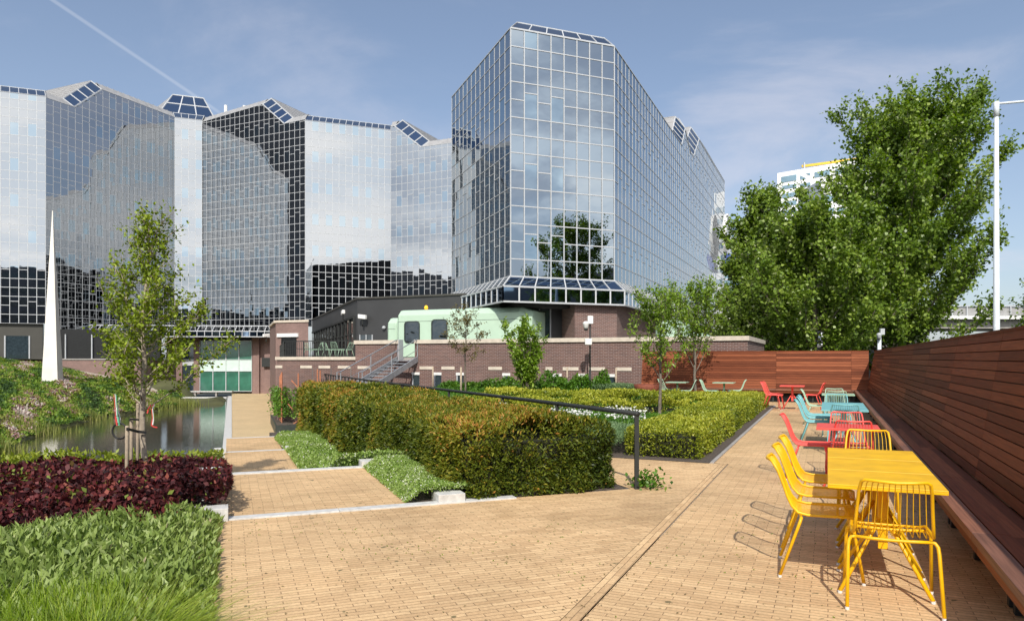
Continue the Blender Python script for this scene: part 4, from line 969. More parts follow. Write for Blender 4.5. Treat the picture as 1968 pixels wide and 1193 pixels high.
for k in range(11):
    u = (k+0.5)/11; c = S0+sd*run*u; z = 1.50-1.5*u
    mb = MB(); mb.box((*c, z), (sq[0]*hw, sq[1]*hw, 0), (sd[0]*.13, sd[1]*.13, 0), (0, 0, .02)); mb.build('tread', 'steel_galv', st)

# ================================================================ TIMBER BENCH WALLS
def bench_wall(name, label, D, Q, o, L, lean0=0.0, seats=True, gap=2.45, start=0.0, top=1.79):
    """boards run along D from point o; Q points away from the sitter; seat front at q=0, back foot q=.41, top q=.635"""
    t = thing(name, label, 'bench wall', (*(o+D*L/2), 0))
    P = lambda u, q, z: (o[0]+D[0]*u+Q[0]*q, o[1]+D[1]*u+Q[1]*q, z)
    mb = MB(); mw = MB(); ps = MB(); nb = 15
    q0, z0, q1, z1 = 0.41, 0.45, 0.635, top
    sl = np.array([q1-q0, z1-z0]); S = np.linalg.norm(sl); sl /= S; bw = S/nb
    k = 0; u = start
    while u < L:
        u1 = min(u+gap, L)
        for i in range(nb):
            c = (i+0.5)*bw; q, z = q0+sl[0]*c, z0+sl[1]*c; h = bw/2-0.0045
            ax = np.array([Q[0]*sl[0], Q[1]*sl[0], sl[1]])*h; ny = np.array([-Q[0]*sl[1], -Q[1]*sl[1], sl[0]])*0.012
            mb.box(P((u+u1)/2, q, z), (D[0]*(u1-u-0.006)/2, D[1]*(u1-u-0.006)/2, 0), ax, ny)
        for i in range(3):
            q = 0.155+0.105*i; mb.box(P((u+u1)/2, q, 0.445-0.012*i), (D[0]*(u1-u-0.006)/2, D[1]*(u1-u-0.006)/2, 0), (Q[0]*.047, Q[1]*.047, 0), (0, 0, 0.014))
        mw.box(P((u+u1)/2, 0.045, 0.432), (D[0]*(u1-u-0.006)/2, D[1]*(u1-u-0.006)/2, 0), (Q[0]*.055, Q[1]*.055, 0), (0, 0, 0.026))
        mb.box(P((u+u1)/2, 0.035, 0.36), (D[0]*(u1-u-0.006)/2, D[1]*(u1-u-0.006)/2, 0), (Q[0]*.014, Q[1]*.014, 0), (0, 0, 0.040))
        for e_ in (u+0.08, (u+u1)/2, u1-0.08):
            ps.box(P(e_, 0.66, 0.86), (D[0]*.03, D[1]*.03, 0), (Q[0]*.05, Q[1]*.05, 0), (Q[0]*.1, Q[1]*.1, 0.86))
            ps.box(P(e_, 0.30, 0.38), (D[0]*.03, D[1]*.03, 0), (Q[0]*.22, Q[1]*.22, 0), (0, 0, 0.035)); ps.box(P(e_, 0.24, 0.18), (D[0]*.03, D[1]*.03, 0), (Q[0]*.04, Q[1]*.04, 0), (0, 0, 0.18))
        u = u1
    back = MB(); back.box(P(L/2, 0.57, 0.89), (D[0]*L/2, D[1]*L/2, 0), (Q[0]*.01, Q[1]*.01, 0), (Q[0]*.150, Q[1]*.150, 0.885))  # added near-black sheet so the gaps between boards read as shade
    cp = MB(); cp.box(P(L/2, 0.665, top+0.008), (D[0]*L/2, D[1]*L/2, 0), (Q[0]*.05, Q[1]*.05, 0), (0, 0, 0.014)); cp.build('cap_rail', 'timber', t)
    back.build('gap_shade_panel', 'dark_room', t); ps.build('support_frame', 'black_metal', t)
    # grain runs with the boards: u along D
    mb.build('boards', 'timber', t, uvdir=D); mw.build('seat_nosing', 'timber_nosing', t, uvdir=D, bevel=0.008)
    return t
oR = np.array(PB(0.4, 0.836)[:2])
bench_wall('bench_wall', 'long slatted timber bench wall in shade beside the yellow tables', B, NB, oR, 27.35-0.4-0.0, start=0.0)
oB = np.array(PB(27.05, -6.6)[:2])
bench_wall('bench_wall', 'sunlit slatted timber bench wall across the far end of the terrace', NB, B, oB, 6.6+1.30, start=0.0)

# ================================================================ CHAIRS AND TABLES
KM = {}
def chair_proto(paint, label):
    t = thing('wire_chair', label, 'chair', (0, 0, 0))
    prof = [(0.235, 0.440), (0.20, 0.452), (0.05, 0.450), (-0.10, 0.448), (-0.165, 0.462), (-0.205, 0.505), (-0.235, 0.57), (-0.265, 0.66), (-0.298, 0.745), (-0.335, 0.808)]
    hwid = [0.20, 0.222, 0.228, 0.226, 0.222, 0.216, 0.210, 0.203, 0.197, 0.185]
    fr = MB(); left = [(-w_, y, z) for (y, z), w_ in zip(prof, hwid)]; right = [(w_, y, z) for (y, z), w_ in zip(prof, hwid)]
    topc = [(-0.165, -0.352, 0.822), (-0.08, -0.372, 0.818), (0, -0.378, 0.814), (0.08, -0.372, 0.818), (0.165, -0.352, 0.822)]
    front = [(0.18, 0.243, 0.436), (-0.18, 0.243, 0.436)]
    loop = left+topc+right[::-1]+front+[left[0]]
    fr.tube(loop, 0.0105, 8); fr.build('frame', paint, t, smooth=True)
    rd = MB(); nr = 11
    for i in range(nr):
        f = -1+2*(i+1)/(nr+1); pts = [(f*w_*1.0, y, z-0.006) for (y, z), w_ in zip(prof, hwid)]
        pts[0] = (f*0.20, 0.243, 0.436); pts.append((f*0.175, -0.352-0.026*(1-f*f), 0.816)); 
        mid = []
        rd.tube(pts, 0.0028, 5)
    rd.build('seat_rods', paint, t, smooth=True)
    KM[t.name] = []
    for yb, yf, sg in ((0.175, 0.255, 1), (-0.145, -0.285, -1)):
        br = MB(); br.tube([(-0.215, yb, 0.428), (-0.1, yb, 0.422), (0, yb, 0.420), (0.1, yb, 0.422), (0.215, yb, 0.428)], 0.0105, 8); br.build('cross_bar', paint, t, smooth=True)
        for s in (-1, 1):
            lg = MB(); lg.tube([(s*0.205, yb, 0.428), (s*0.232, yb+0.002, 0.424), (s*0.247, yb+0.006*sg, 0.402), (s*0.252, yb+0.02*sg, 0.36), (s*0.262, yf, 0.016)], 0.0115, 9); lo = lg.build('leg', paint, t, smooth=True)
            cp = MB(); cp.tube([(s*0.262, yf, 0.0), (s*0.262, yf, 0.017)], 0.013, 9); cp.build('foot_cap', 'tape_white', lo)
    return t
def table_proto(paint, label):
    t = thing('cafe_table', label, 'table', (0, 0, 0))
    mb = MB(); mb.abox(-.345, .345, -.345, .345, .722, .732); 
    for sx, sy in ((1, 0), (-1, 0), (0, 1), (0, -1)):
        mb.box((sx*.339, sy*.339, .713), ((.345 if sy else .004), 0, 0), (0, (.345 if sx else .004), 0), (0, 0, .009))
    mb.build('table_top', paint, t, bevel=0.002)
    mb = MB(); mb.abox(-.03, .03, -.03, .03, .26, .712); mb.build('column', paint, t, bevel=0.004)
    mb = MB(); mb.bar((-.28, 0, .705), (.28, 0, .705), .04, .016); mb.bar((0, -.28, .703), (0, .28, .703), .04, .014); mb.build('top_bracket', paint, t)
    for sx in (-1, 1):
        for sy in (-1, 1):
            mb = MB(); mb.tube([(sx*.02, sy*.02, .46), (sx*.09, sy*.09, .34), (sx*.27, sy*.27, .014)], 0.0135, 8); lo = mb.build('leg', paint, t, smooth=True)
            c_ = MB(); c_.tube([(sx*.27, sy*.27, 0), (sx*.27, sy*.27, .015)], 0.015, 8); c_.build('foot_cap', 'tape_white', lo)
    return t
protos = {}
def kmap_now():
    km = {}
    for o in bpy.data.objects:
        if o.parent: km.setdefault(o.parent.name, []).append(o)
    return km
def place(kind, colr, b, n, face, label, group, z=0.0, jit=True):
    key = (kind, colr)
    if key not in protos:
        o = (chair_proto if kind == 'c' else table_proto)(colr+'_paint', label); protos[key] = (o, kmap_now()); fresh = True
    else:
        src, km = protos[key]; o = copy_tree(src, km)
    d = {'N': NB, 'S': -NB, 'B': B, 'V': -B}[face]
    a = math.atan2(-d[0], d[1])+(random.uniform(-0.05, 0.05)*(6 if group in (GM, GB_) else 1) if (jit and kind == 'c') else 0)
    p = PB(b, n, z); o.location = p; o['_w'] = list(p); o.rotation_euler = (0, 0, a); o['label'] = label; o['group'] = group
    return o
GY, GR, GT, GG, GB_, GM, GU = 'yellow chairs by the bench wall', 'red chairs by the bench wall', 'turquoise chairs by the bench wall', 'green chairs by the bench wall', 'red chairs at the far bench', 'mint chairs at the far bench', 'mint chairs on the upper terrace'
ZG = -0.009
for a in (
 ('c', 'yellow', 5.22, .37, 'B', 'nearest yellow wire chair, seen from behind at the end of the yellow tables', GY),
 ('c', 'yellow', 5.74, -.04, 'N', 'yellow wire chair nearest the camera of the three on the open side', GY),
 ('c', 'yellow', 6.50, -.05, 'N', 'middle yellow wire chair of the three on the open side of the tables', GY),
 ('c', 'yellow', 7.22, -.04, 'N', 'farthest yellow wire chair of the three on the open side of the tables', GY),
 ('c', 'yellow', 7.86, .36, 'V', 'yellow wire chair at the far end of the yellow tables, facing the camera', GY),
 ('t', 'yellow', 5.53, .345, 'B', 'nearest square yellow metal table, first of three pushed together', 'yellow tables'),
 ('t', 'yellow', 6.235, .345, 'B', 'middle square yellow metal table of three pushed together', 'yellow tables'),
 ('t', 'yellow', 6.94, .345, 'B', 'third and farthest square yellow metal table of the row', 'yellow tables'),
 ('c', 'red', 9.68, .27, 'B', 'red wire chair tucked under the near edge of the red table', GR),
 ('c', 'red', 10.50, .24, 'V', 'red wire chair on the far side of the red table by the bench', GR),
 ('c', 'red', 10.12, -.20, 'N', 'red wire chair on the paved side, right behind the yellow chairs', GR),
 ('t', 'red', 9.66, .22, 'B', 'square red metal table between the yellow and turquoise tables', 'red tables'),
 ('c', 'blue', 12.95, .26, 'B', 'turquoise wire chair with its back to the camera at the table end', GT),
 ('c', 'blue', 13.72, -.17, 'N', 'nearest turquoise wire chair of the three on the paved side', GT),
 ('c', 'blue', 14.62, -.17, 'N', 'middle turquoise wire chair of the three on the paved side', GT),
 ('c', 'blue', 15.35, -.17, 'N', 'farthest turquoise wire chair of the three on the paved side', GT),
 ('c', 'blue', 15.9, .17, 'V', 'turquoise wire chair at the far end of the turquoise tables', GT),
 ('t', 'blue', 13.02, .25, 'B', 'nearest square turquoise table of the row of three', 'turquoise tables'),
 ('t', 'blue', 13.73, .25, 'B', 'middle square turquoise table of the row of three', 'turquoise tables'),
 ('t', 'blue', 14.44, .25, 'B', 'farthest square turquoise table of the row of three', 'turquoise tables'),
 ('c', 'green', 17.88, .18, 'B', 'pale green wire chair just beyond the turquoise tables, back to the camera', GG),
 ('c', 'green', 18.75, .16, 'V', 'pale green wire chair at the far side of the lone green table', GG),
 ('c', 'green', 18.3, -.22, 'N', 'pale green wire chair on the paved side of the lone green table', GG),
 ('t', 'green', 18.3, .22, 'B', 'lone square pale green table beyond the turquoise ones', 'green tables'),
 ('c', 'red', 23.1, -1.50, 'N', 'nearer of two red wire chairs left of the far red table', GB_),
 ('c', 'red', 23.85, -1.55, 'N', 'farther of two red wire chairs left of the far red table', GB_),
 ('c', 'red', 23.6, -.42, 'S', 'red wire chair right of the red table at the far bench', GB_),
 ('t', 'red', 23.4, -.98, 'B', 'red metal table in front of the far sunlit bench wall', 'red tables'),
 ('c', 'green', 25.65, -2.90, 'S', 'mint wire chair at the right end of the far mint table', GM),
 ('c', 'green', 25.15, -3.65, 'N', 'mint wire chair left of the far mint table above the hedge', GM),
 ('c', 'green', 24.9, -4.45, 'S', 'mint wire chair second from the left behind the low hedge', GM),
 ('c', 'green', 25.55, -5.15, 'N', 'leftmost mint wire chair half hidden by the young tree', GM),
 ('t', 'green', 25.5, -3.25, 'B', 'mint metal table with chairs in front of the far bench wall', 'green tables'),
 ('t', 'green', 25.3, -4.80, 'B', 'mint metal table half hidden behind the young garden tree', 'green tables'),
): place(*a, z=ZG)
for i, (x, dy, fc, lab) in enumerate(((596, 2.2, 'N', 'leftmost mint chair on the upper terrace behind the railing'), (612, 1.6, 'S', 'second mint chair from the left on the upper terrace'), (632, 2.4, 'N', 'mint chair in the middle of the upper terrace behind the railing'), (648, 1.7, 'B', 'mint chair second from the right behind the terrace railing'), (667, 2.5, 'S', 'rightmost mint chair on the upper terrace beside the brick wall'))):
    place('c', 'green', W2+dy, on_b(x, W2+dy), fc, lab, GU, z=1.585)

# ================================================================ HANDRAIL, PLANTER, TRELLIS, POSTS
def zrail(a): return float(np.interp(a, [7, 8.5, 23, 42], [0.91, 0.905, 0.80, 0.72]))
nr_ = 4.50
a_s = 7.42
hr = thing('handrail', 'long dark tube handrail running back above the yew hedge', 'handrail', PA(16, nr_, 0))
mb = MB(); mb.tube([PA(a_, nr_, zrail(a_)-0.02) for a_ in (a_s, 10, 14, 18, 22, 26, 32, 38)], 0.030, 10); mb.build('rail', 'black_metal', hr, smooth=True)
for a_ in (a_s+0.03, 9.7, 12.0, 15.4, 20.0, 25):
    mb = MB(); mb.bar(PA(a_, nr_, -0.1), PA(a_, nr_, zrail(a_)-0.04), 0.05, 0.05, up=(0, 1, 0)); mb.build('post', 'black_metal', hr)
gr = thing('guard_railing', 'black railing with upright bars at the foot of the steel stair', 'railing', PA(32, nr_, 0))
mb = MB()
for a_ in np.arange(22.6, 38.5, 0.95): mb = MB(); mb.bar(PA(a_, nr_, -0.1), PA(a_, nr_, zrail(a_)-0.05), 0.045, 0.045, up=(0, 1, 0)); mb.build('baluster', 'black_metal', gr)
for a_ in np.arange(0.0, 2.6, 0.5): mb = MB(); mb.bar(PA(38.5, nr_+a_, -0.1), PA(38.5, nr_+a_, 0.72), 0.04, 0.04, up=(0, 1, 0)); mb.build('baluster', 'black_metal', gr)

mb = MB(); mb.bar(PA(22.6, nr_, 0.12), PA(38.5, nr_, 0.12), 0.03, 0.03); mb.bar(PA(38.5, nr_, 0.72), PA(38.5, nr_+2.6, 0.72), 0.04, 0.04); mb.bar(PA(38, nr_, 0.71), PA(38.5, nr_, 0.715), .05, .05); mb.build('rail', 'black_metal', gr)
pl = thing('planter', 'long dark green metal planter at the foot of the brick wall', 'planter', PA(40, 2.6, Z4))
mb = MB()
pc_ = [PA(37.4, 2.02), PA(37.4, 4.3), PA(38.9, 4.3), PA(38.9, 2.9), PA(44.5, 2.9), PA(44.5, 2.12)]
mb.prism([XY(p) for p in pc_][::-1], Z4, Z4+0.47); mb.build('box', 'dark_green_metal', pl)
mb = MB(); mb.prism([XY(p) for p in (PA(37.46, 2.08), PA(37.46, 4.25), PA(38.8, 4.25), PA(38.8, 2.8), PA(44.4, 2.8), PA(44.4, 2.18))][::-1], Z4+0.475, Z4+0.485); mb.build('soil', 'soil', pl)
def trellis(label, pos, hs, cross, seed, leaves=1500):
    pos = pos[:2]
    t = thing('trellis', label, 'trellis', (*pos, Z4+0.48)); r = np.random.default_rng(seed)
    mb = MB(); x, y = pos
    for dx, dy, h in hs: mb.bar((x+dx, y+dy, Z4+0.4), (x+dx, y+dy, Z4+0.48+h), .055, .055, up=(0, 1, 0))
    mb.build('posts', 'orange_wood', t)
    if cross:
        mb = MB()
        for (p, q) in cross: mb.bar((x+p[0], y+p[1], Z4+.48+p[2]), (x+q[0], y+q[1], Z4+.48+q[2]), .05, .05)
        mb.build('cross_slats', 'orange_wood', t)
    n = leaves; c = np.array([[x, y, Z4+1.5]]); P = c+np.column_stack([r.normal(0, .22, n), r.normal(0, .3 if len(hs) > 3 else .2, n), r.uniform(-0.7, 0.75, n)])
    if len(hs) > 3: P[:, 1] += r.uniform(-0.2, 3.2, n); P[:, 0] += (P[:, 1]-y)*(-0.38)
    leaf_obj('vine_leaves', 'leaf_green', t, leaf_arrays(P, rdir(n), rdir(n)+np.array([0, 0, .8]), 0.12*r.uniform(.6, 1.3, n), 0.08*r.uniform(.6, 1.3, n)), np.clip(r.normal(.6, .25, n), 0, 1))
p = PA(38.7, 2.4)
trellis('tall orange slat trellis covered in vine along the path side of the planter', p, [(-0.28*k, 0.72*k, 2.6-0.12*k) for k in range(5)], [((0, 0, 2.0), (-1.1, 2.9, 1.7)), ((0.02, 0, 1.0), (-1.1, 2.9, 1.0))], 3, 2600)
p = PA(37.9, 3.15)
trellis('single orange post with crossed slats and a vine in the planter', p, [(0, 0, 2.55)], [((-0.35, 0, 2.2), (0.55, 0, 1.2)), ((-0.55, 0.1, 1.0), (0.25, 0.1, 0.05)), ((-0.25, 0, 0.0), (0.3, 0, 0.35))], 4, 700)
p = PA(37.95, 4.1)
trellis('orange post trellis half hidden behind the far end of the hedge', p, [(0, 0, 2.75), (0.14, 0, 2.7)], [], 5, 150)
for pos in (): pass
# corten bowl by the wall
t = thing('corten_planter', 'rust red metal planter beside the brick wall behind the young tree', 'planter', PB(27.0, on_b(1243, 27.0), 0))
mb = MB(); c = PB(27.0, on_b(1243, 27.0), 0.1); mb.lathe(c, [(0.25, 0), (0.42, 0.2), (0.5, 0.45), (0.46, 0.46), (0.40, 0.3)], 20); mb.build('bowl', 'corten', t, smooth=True)
mb = MB(); mb.lathe(c, [(0.38, 0.33), (0.02, 0.36)], 16); mb.build('soil', 'soil', t)
# slender posts against the wall
for x, lab in ((1090, 'slender pale vine post standing against the brick wall left of the camera mast'), (1184, 'slender pale vine post standing against the brick wall right of the camera mast'), (832, 'slender pale vine post against the wall just right of the steel stair')):
    p = PB(W1-0.5, on_b(x, W1-0.5), 0); mb = MB(); mb.tube([p, (p[0], p[1], 1.15)], 0.035, 8); tag(mb.build('vine_post', 'stake_wood', smooth=True), lab, 'post', 'vine posts')

# masts and lamps
def cam_head(t, p, white='white_paint', s=1.0):
    x, y, z = p
    mb = MB(); mb.abox(x-.06*s, x+.16*s, y-.07, y+.07, z-.02*s, z+.30*s); mb.build('housing', white, t, bevel=0.015)
    mb = MB(); mb.lathe((x-.13*s, y-.05, z-.22*s), [(0.05*s, .0), (0.10*s, .04*s), (0.11*s, .16*s), (0.13*s, .2*s), (0.12*s, .26*s), (.04*s, .3*s)], 14); mb.build('dome', white, t, smooth=True)
    mb = MB(); mb.lathe((x-.13*s, y-.05, z-.30*s), [(0.02*s, 0), (0.07*s, .02*s), (0.085*s, .08*s)], 12); mb.build('lens', 'black_metal', t, smooth=True)
p = PB(27.9, on_b(1134, 27.9), 0); t = thing('camera_mast', 'dark pole with two white cameras in front of the brick wall', 'camera mast', p, None)
mb = MB(); mb.tube([p, (p[0], p[1], 1.1)], 0.045, 10); mb.tube([(p[0], p[1], 1.1), (p[0], p[1], 3.1)], 0.033, 10); mb.build('pole', 'black_metal', t, smooth=True)
cam_head(t, (p[0]-.05, p[1]-.1, 2.95)); 
mb = MB(); mb.abox(p[0]-.22, p[0]+.06, p[1]-.2, p[1]-.02, 2.08, 2.34); mb.build('housing', 'white_paint', t, bevel=0.03)
p = (ray(1690)*33.5, 33.5, -2.7); t = thing('camera_mast', 'pale pole with one white camera behind the far corner of the bench walls', 'camera mast', p)
mb = MB(); mb.tube([p, (p[0], p[1], 2.55)], 0.085, 10); mb.build('pole', 'pole_white', t, smooth=True); cam_head(t, (p[0]+.02, p[1]-.12, 2.65), 'alu_white', 0.9)
p = (ray(1430)*31, 31.0, 1.5); t = thing('floodlight', 'pair of pale floodlights above the far bench wall at the brick corner', 'lamp', (p[0], p[1], -2.7))
mb = MB(); mb.tube([(p[0], p[1], -2.7), (p[0], p[1], 2.0)], .03, 8); mb.build('pole', 'pole_white', t)
for dx, rz in ((-0.14, 0.1), (0.2, -.25)): mb = MB(); mb.box((p[0]+dx, p[1]-.1, 2.08+rz*.3), (.13, 0.03, rz*.2), (0, .07, 0), (0.02, 0, .12)); mb.build('head', 'alu_white', t, bevel=0.02)
p = (ray(1915)*22.0, 22.0, -2.7); t = thing('street_lamp', 'tall pale street lamp with its arm reaching out of the frame', 'street lamp', p)
zt2 = zat(196, 22.0)
mb = MB(); mb.tube([p, (p[0], p[1], 1.5), (p[0], p[1], zt2-.4)], [0.12, 0.098, 0.06], 16); mb.build('pole', 'pole_white', t, smooth=True)
mb = MB(); mb.tube([(p[0], p[1], zt2-.45), (p[0], p[1], zt2)], 0.078, 16); mb.build('collar', 'pole_white', t, smooth=True)
mb = MB(); mb.tube([(p[0], p[1], zt2-.06), (p[0]+2.2, p[1]+.3, zt2+.22)], 0.035, 10); mb.build('arm', 'pole_white', t, smooth=True)
mb = MB(); mb.box((p[0]+2.6, p[1]+.35, zt2+.25), (.45, .06, .05), (-.02, .14, 0), (0, 0, .05)); mb.build('head', 'alu_grey', t, bevel=0.02)

# obelisk
oy = 54.0; ox = ray(101)*oy; oz = float(zhill(ox, oy)[0])
hh = zat(405, oy)-oz
mb = MB(); b0 = 0.62; hv = []
ang = R(12)
for z, wd in ((-0.4, b0+0.015), (0, b0), (hh*0.75, b0*0.27), (hh, 0.02)):
    hv += [(ox+wd*math.cos(ang+R(45)+k*math.pi/2)*1.25, oy+wd*math.sin(ang+R(45)+k*math.pi/2)*1.25, oz+z) for k in range(4)]
fs = [(i*4+k, i*4+(k+1) % 4, (i+1)*4+(k+1) % 4, (i+1)*4+k) for i in range(3) for k in range(4)]+[(12, 13, 14, 15)]
mb.add(hv, fs); tag(mb.build('obelisk', 'obelisk_stone'), 'tall slim white stone obelisk tapering to a point on the hillside', 'obelisk')

# tree stakes, straps and hanging tapes
TX, TY = ray(277)*11.0, 11.0
def stake(x, y, top, lab, r_=0.028):
    z0 = zleft(x, y); mb = MB(); mb.tube([(x, y, z0-0.2), (x+0.01, y, top-0.02), (x+0.01, y, top)], [r_, r_*0.95, r_*0.8], 10); return tag(mb.build('tree_stake', 'stake_wood', smooth=True), lab, 'stake', 'stakes round the young tree')
s1 = (ray(243)*10.5, 10.5); s2 = (ray(251.5)*11.5, 11.5); s3 = (ray(264)*12.2, 12.2)
stake(*s1, zat(818, 10.5), 'wooden tree stake nearest the camera, left of the young trunk')
stake(*s2, zat(803, 11.5), 'wooden tree stake behind the near one, tied by the upper strap')
stake(*s3, zat(775, 12.2), 'farthest wooden tree stake, close behind the young trunk')
def ribbon(name, pts, wd, mat, label, cat='strap', group=None, parent=None):
    mb = MB(); pts = [np.array(p_, float) for p_ in pts]
    for p_, q in zip(pts, pts[1:]): mb.bar(p_, q, 0.006, wd, up=(0, 0, 1))
    o = mb.build(name, mat, parent)
    if parent is None: tag(o, label, cat, group)
    return o
def hp_(x, y, Y): return (ray(x)*Y, Y, zat(y, Y))
ribbon('tree_strap', [hp_(248, 808, 11.6), hp_(250, 805, 11.4), hp_(276, 807, 11.0)], 0.03, 'strap_black', 'black strap tying the young tree to the rear stake')
ribbon('tree_strap', [hp_(240, 824, 10.5), hp_(246, 824, 10.45), hp_(265, 829, 10.85), hp_(281, 831, 10.93)], 0.04, 'strap_black', 'lower black strap tying the young tree to the front stake')
mb = MB(); mb.tube([hp_(221+14*math.sin(t_)+9, 828+15*math.cos(t_), 10.6) for t_ in np.linspace(0, 2*math.pi, 15)], 0.014, 7); tag(mb.build('loose_strap', 'strap_black', smooth=True), 'loose black loop hanging from the striped tape left of the stakes', 'strap')
tp_ = thing('hanging_tape', 'white tape with red and green edges hanging from the left branch', 'tape', hp_(226, 816, 10.6))
ribbon('strip', [hp_(221, 759, 10.9), hp_(223, 783, 10.7), hp_(224, 800, 10.6), hp_(227, 817, 10.6)], 0.05, 'tape_white', '', parent=tp_)
MB_ = None
for k, (dx, mt) in enumerate(((-2.2, 'tape_red'), (2.3, 'tape_green'))):
    ribbon('edge', [hp_(221+dx, 759, 10.88), hp_(223+dx, 783, 10.68), hp_(224+dx, 800, 10.58), hp_(227+dx, 817, 10.58)], 0.02, mt, '', parent=tp_)
ribbon('strip', [hp_(229, 765, 11), hp_(228, 790, 10.8), hp_(231, 806, 10.7), hp_(231.5, 815, 10.6)], 0.035, 'tape_white', '', parent=tp_)
tp_ = thing('hanging_tape', 'red and white tape dangling from the right branch above the pond', 'tape', hp_(293, 820, 10.8))
ribbon('strip', [hp_(296, 777, 10.9), hp_(291, 785, 10.85), hp_(293, 805, 10.8), hp_(291, 817, 10.8), hp_(296, 820, 10.75), hp_(302, 821, 10.7)], 0.018, 'tape_red', '', parent=tp_)
ribbon('strip', [hp_(290, 778, 10.9), hp_(285, 787, 10.85), hp_(283, 794, 10.85)], 0.02, 'tape_red', '', parent=tp_)
ribbon('strip', [hp_(297.5, 777, 10.9), hp_(293, 785, 10.85), hp_(295, 805, 10.8), hp_(293, 816, 10.8)], 0.018, 'tape_white', '', parent=tp_)

# ================================================================ PLANTING
# yew hedge
def ztop_yew(x, y): return float(np.interp(x*A[0]+y*A[1], [7.4, 14, 20, 30], [0.68, 0.66, 0.58, 0.34]))
def zb_yew(x, y): return zbed(x, y)
for i, (a0, a1, dn, L_, lab) in enumerate(((7.62, 12.5, 1700, 0.075, 0), (12.5, 19, 1000, 0.09, 0), (19, 30, 420, 0.13, 0))):
    pass
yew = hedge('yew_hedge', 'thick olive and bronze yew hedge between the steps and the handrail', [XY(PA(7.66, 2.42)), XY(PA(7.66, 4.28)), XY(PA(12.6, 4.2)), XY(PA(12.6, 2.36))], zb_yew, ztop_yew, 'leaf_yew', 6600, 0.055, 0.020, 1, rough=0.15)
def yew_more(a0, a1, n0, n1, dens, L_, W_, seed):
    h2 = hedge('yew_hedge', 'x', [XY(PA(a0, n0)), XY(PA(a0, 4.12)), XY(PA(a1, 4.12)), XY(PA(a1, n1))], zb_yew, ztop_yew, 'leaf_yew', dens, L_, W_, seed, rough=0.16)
    w0 = np.array(yew['_w']); w1 = np.array(h2['_w'])
    for c_ in [o for o in bpy.data.objects if o.parent == h2]:
        c_.parent = yew; c_.location = tuple(np.array(c_['_w'])-w0)
    bpy.data.objects.remove(h2)
yew_more(12.55, 19.0, 2.36, 2.36, 2600, 0.075, 0.028, 2)
yew_more(18.95, 27.6, 2.36, 2.36, 1000, 0.11, 0.042, 3)
# flowering strips beside the steps
def strip_region(a0, a1, n0, n1):
    def f(r, n): return (r.uniform(a0, a1, n)[:, None]*A+r.uniform(n0, n1, n)[:, None]*NA)
    return f
stuff(tag(patch('flower_strip', 'leaf_cover', strip_region(7.58, 10.28, 1.74, 2.5), 34000, lambda x, y: 0.19*np.clip((x*NA[0]+y*NA[1]-1.72)/0.22, 0.12, 1), lambda x, y: 0*x-0.01, 0.028, 0.018, 5, hscale=4, hue=0.15, bias=0.55), 'white flowering ground cover at the foot of the hedge, nearest strip', 'ground cover'))
stuff(tag(patch('flower_strip', 'leaf_cover', strip_region(10.5, 23.6, 1.24, 2.45), 52000, lambda x, y: 0.24*np.clip((x*NA[0]+y*NA[1]-1.22)/0.22, 0.12, 1), lambda x, y: zbedv(x, y)-0.01, 0.045, 0.03, 6, hscale=3, hue=0.15, bias=0.5), 'pale green flowering ground cover stepping down beside the path', 'ground cover'))
# box hedges of the garden
z0_ = lambda x, y: 0.0
hd = 'hedge'
def bhedge(lab, b0, b1, n0, n1, top, dens, L_, W_, seed, mat='leaf_box', rough=0.05):
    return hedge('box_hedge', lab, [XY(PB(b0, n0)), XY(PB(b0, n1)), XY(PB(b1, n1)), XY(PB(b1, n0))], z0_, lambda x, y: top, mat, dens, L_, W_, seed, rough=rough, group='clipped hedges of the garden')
bhedge('low clipped yellow green hedge along the bench side path', 11.25, 24.8, -2.95, -1.80, 0.42, 2300, 0.045, 0.024, 11)
bhedge('clipped green hedge crossing the garden behind the white flowers', 16.4, 17.6, -8.7, -3.0, 0.46, 1500, 0.065, 0.034, 12, rough=0.13)
bhedge('farther clipped hedge crossing the garden in front of the bright shrubs', 21.5, 23.0, -10.5, -3.0, 0.36, 900, 0.085, 0.045, 13, rough=0.14)
bhedge('narrow clipped hedge at the feet of the mint chairs', 23.6, 24.4, -7.0, -2.98, 0.40, 800, 0.08, 0.045, 14)
def breg(b0, b1, n0, n1, also=None):
    def f(r, n):
        xy = r.uniform(b0, b1, n)[:, None]*B+r.uniform(n0, n1, n)[:, None]*NB
        return xy if also is None else xy[also(xy[:, 0], xy[:, 1])]
    return f
inA = lambda x, y: (x*NA[0]+y*NA[1]) > 4.6
zz0 = lambda x, y: 0*x
stuff(tag(patch('santolina', 'leaf_silver', breg(11.2, 13.6, -4.6, -3.02, inA), 26000, lambda x, y: 0.36+0*x, zz0, 0.055, 0.012, 21, up=0.9, hscale=3, depth=0.25), 'silvery green feathery perennials at the front corner of the garden', 'perennials'))
stuff(tag(patch('perennials', 'leaf_green', breg(13.5, 16.4, -9.0, -3.0, inA), 30000, lambda x, y: 0.34+0*x, zz0, 0.09, 0.03, 22, up=0.9, hscale=2.5, depth=0.25), 'green leafy perennials below the white flowers of the garden', 'perennials'))
stuff(tag(patch('white_flowers', 'petal', breg(13.8, 16.2, -9.0, -3.1, lambda x, y: inA(x, y) & (noise2(x, y, 3.5, 4) > 0.12)), 2600, lambda x, y: 0.46+0*x, zz0, 0.05, 0.05, 23, up=0.3, hscale=3, depth=0.1), 'loose drifts of small white flowers in front of the garden hedge', 'flowers'))
stuff(tag(patch('ground_cover', 'leaf_green', breg(17.6, 29.2, -16.0, -3.0, inA), 52000, lambda x, y: 0.26+0*x, zz0, 0.11, 0.05, 24, up=0.7, hscale=1.5), 'green ground cover filling the garden up to the brick wall', 'ground cover'))
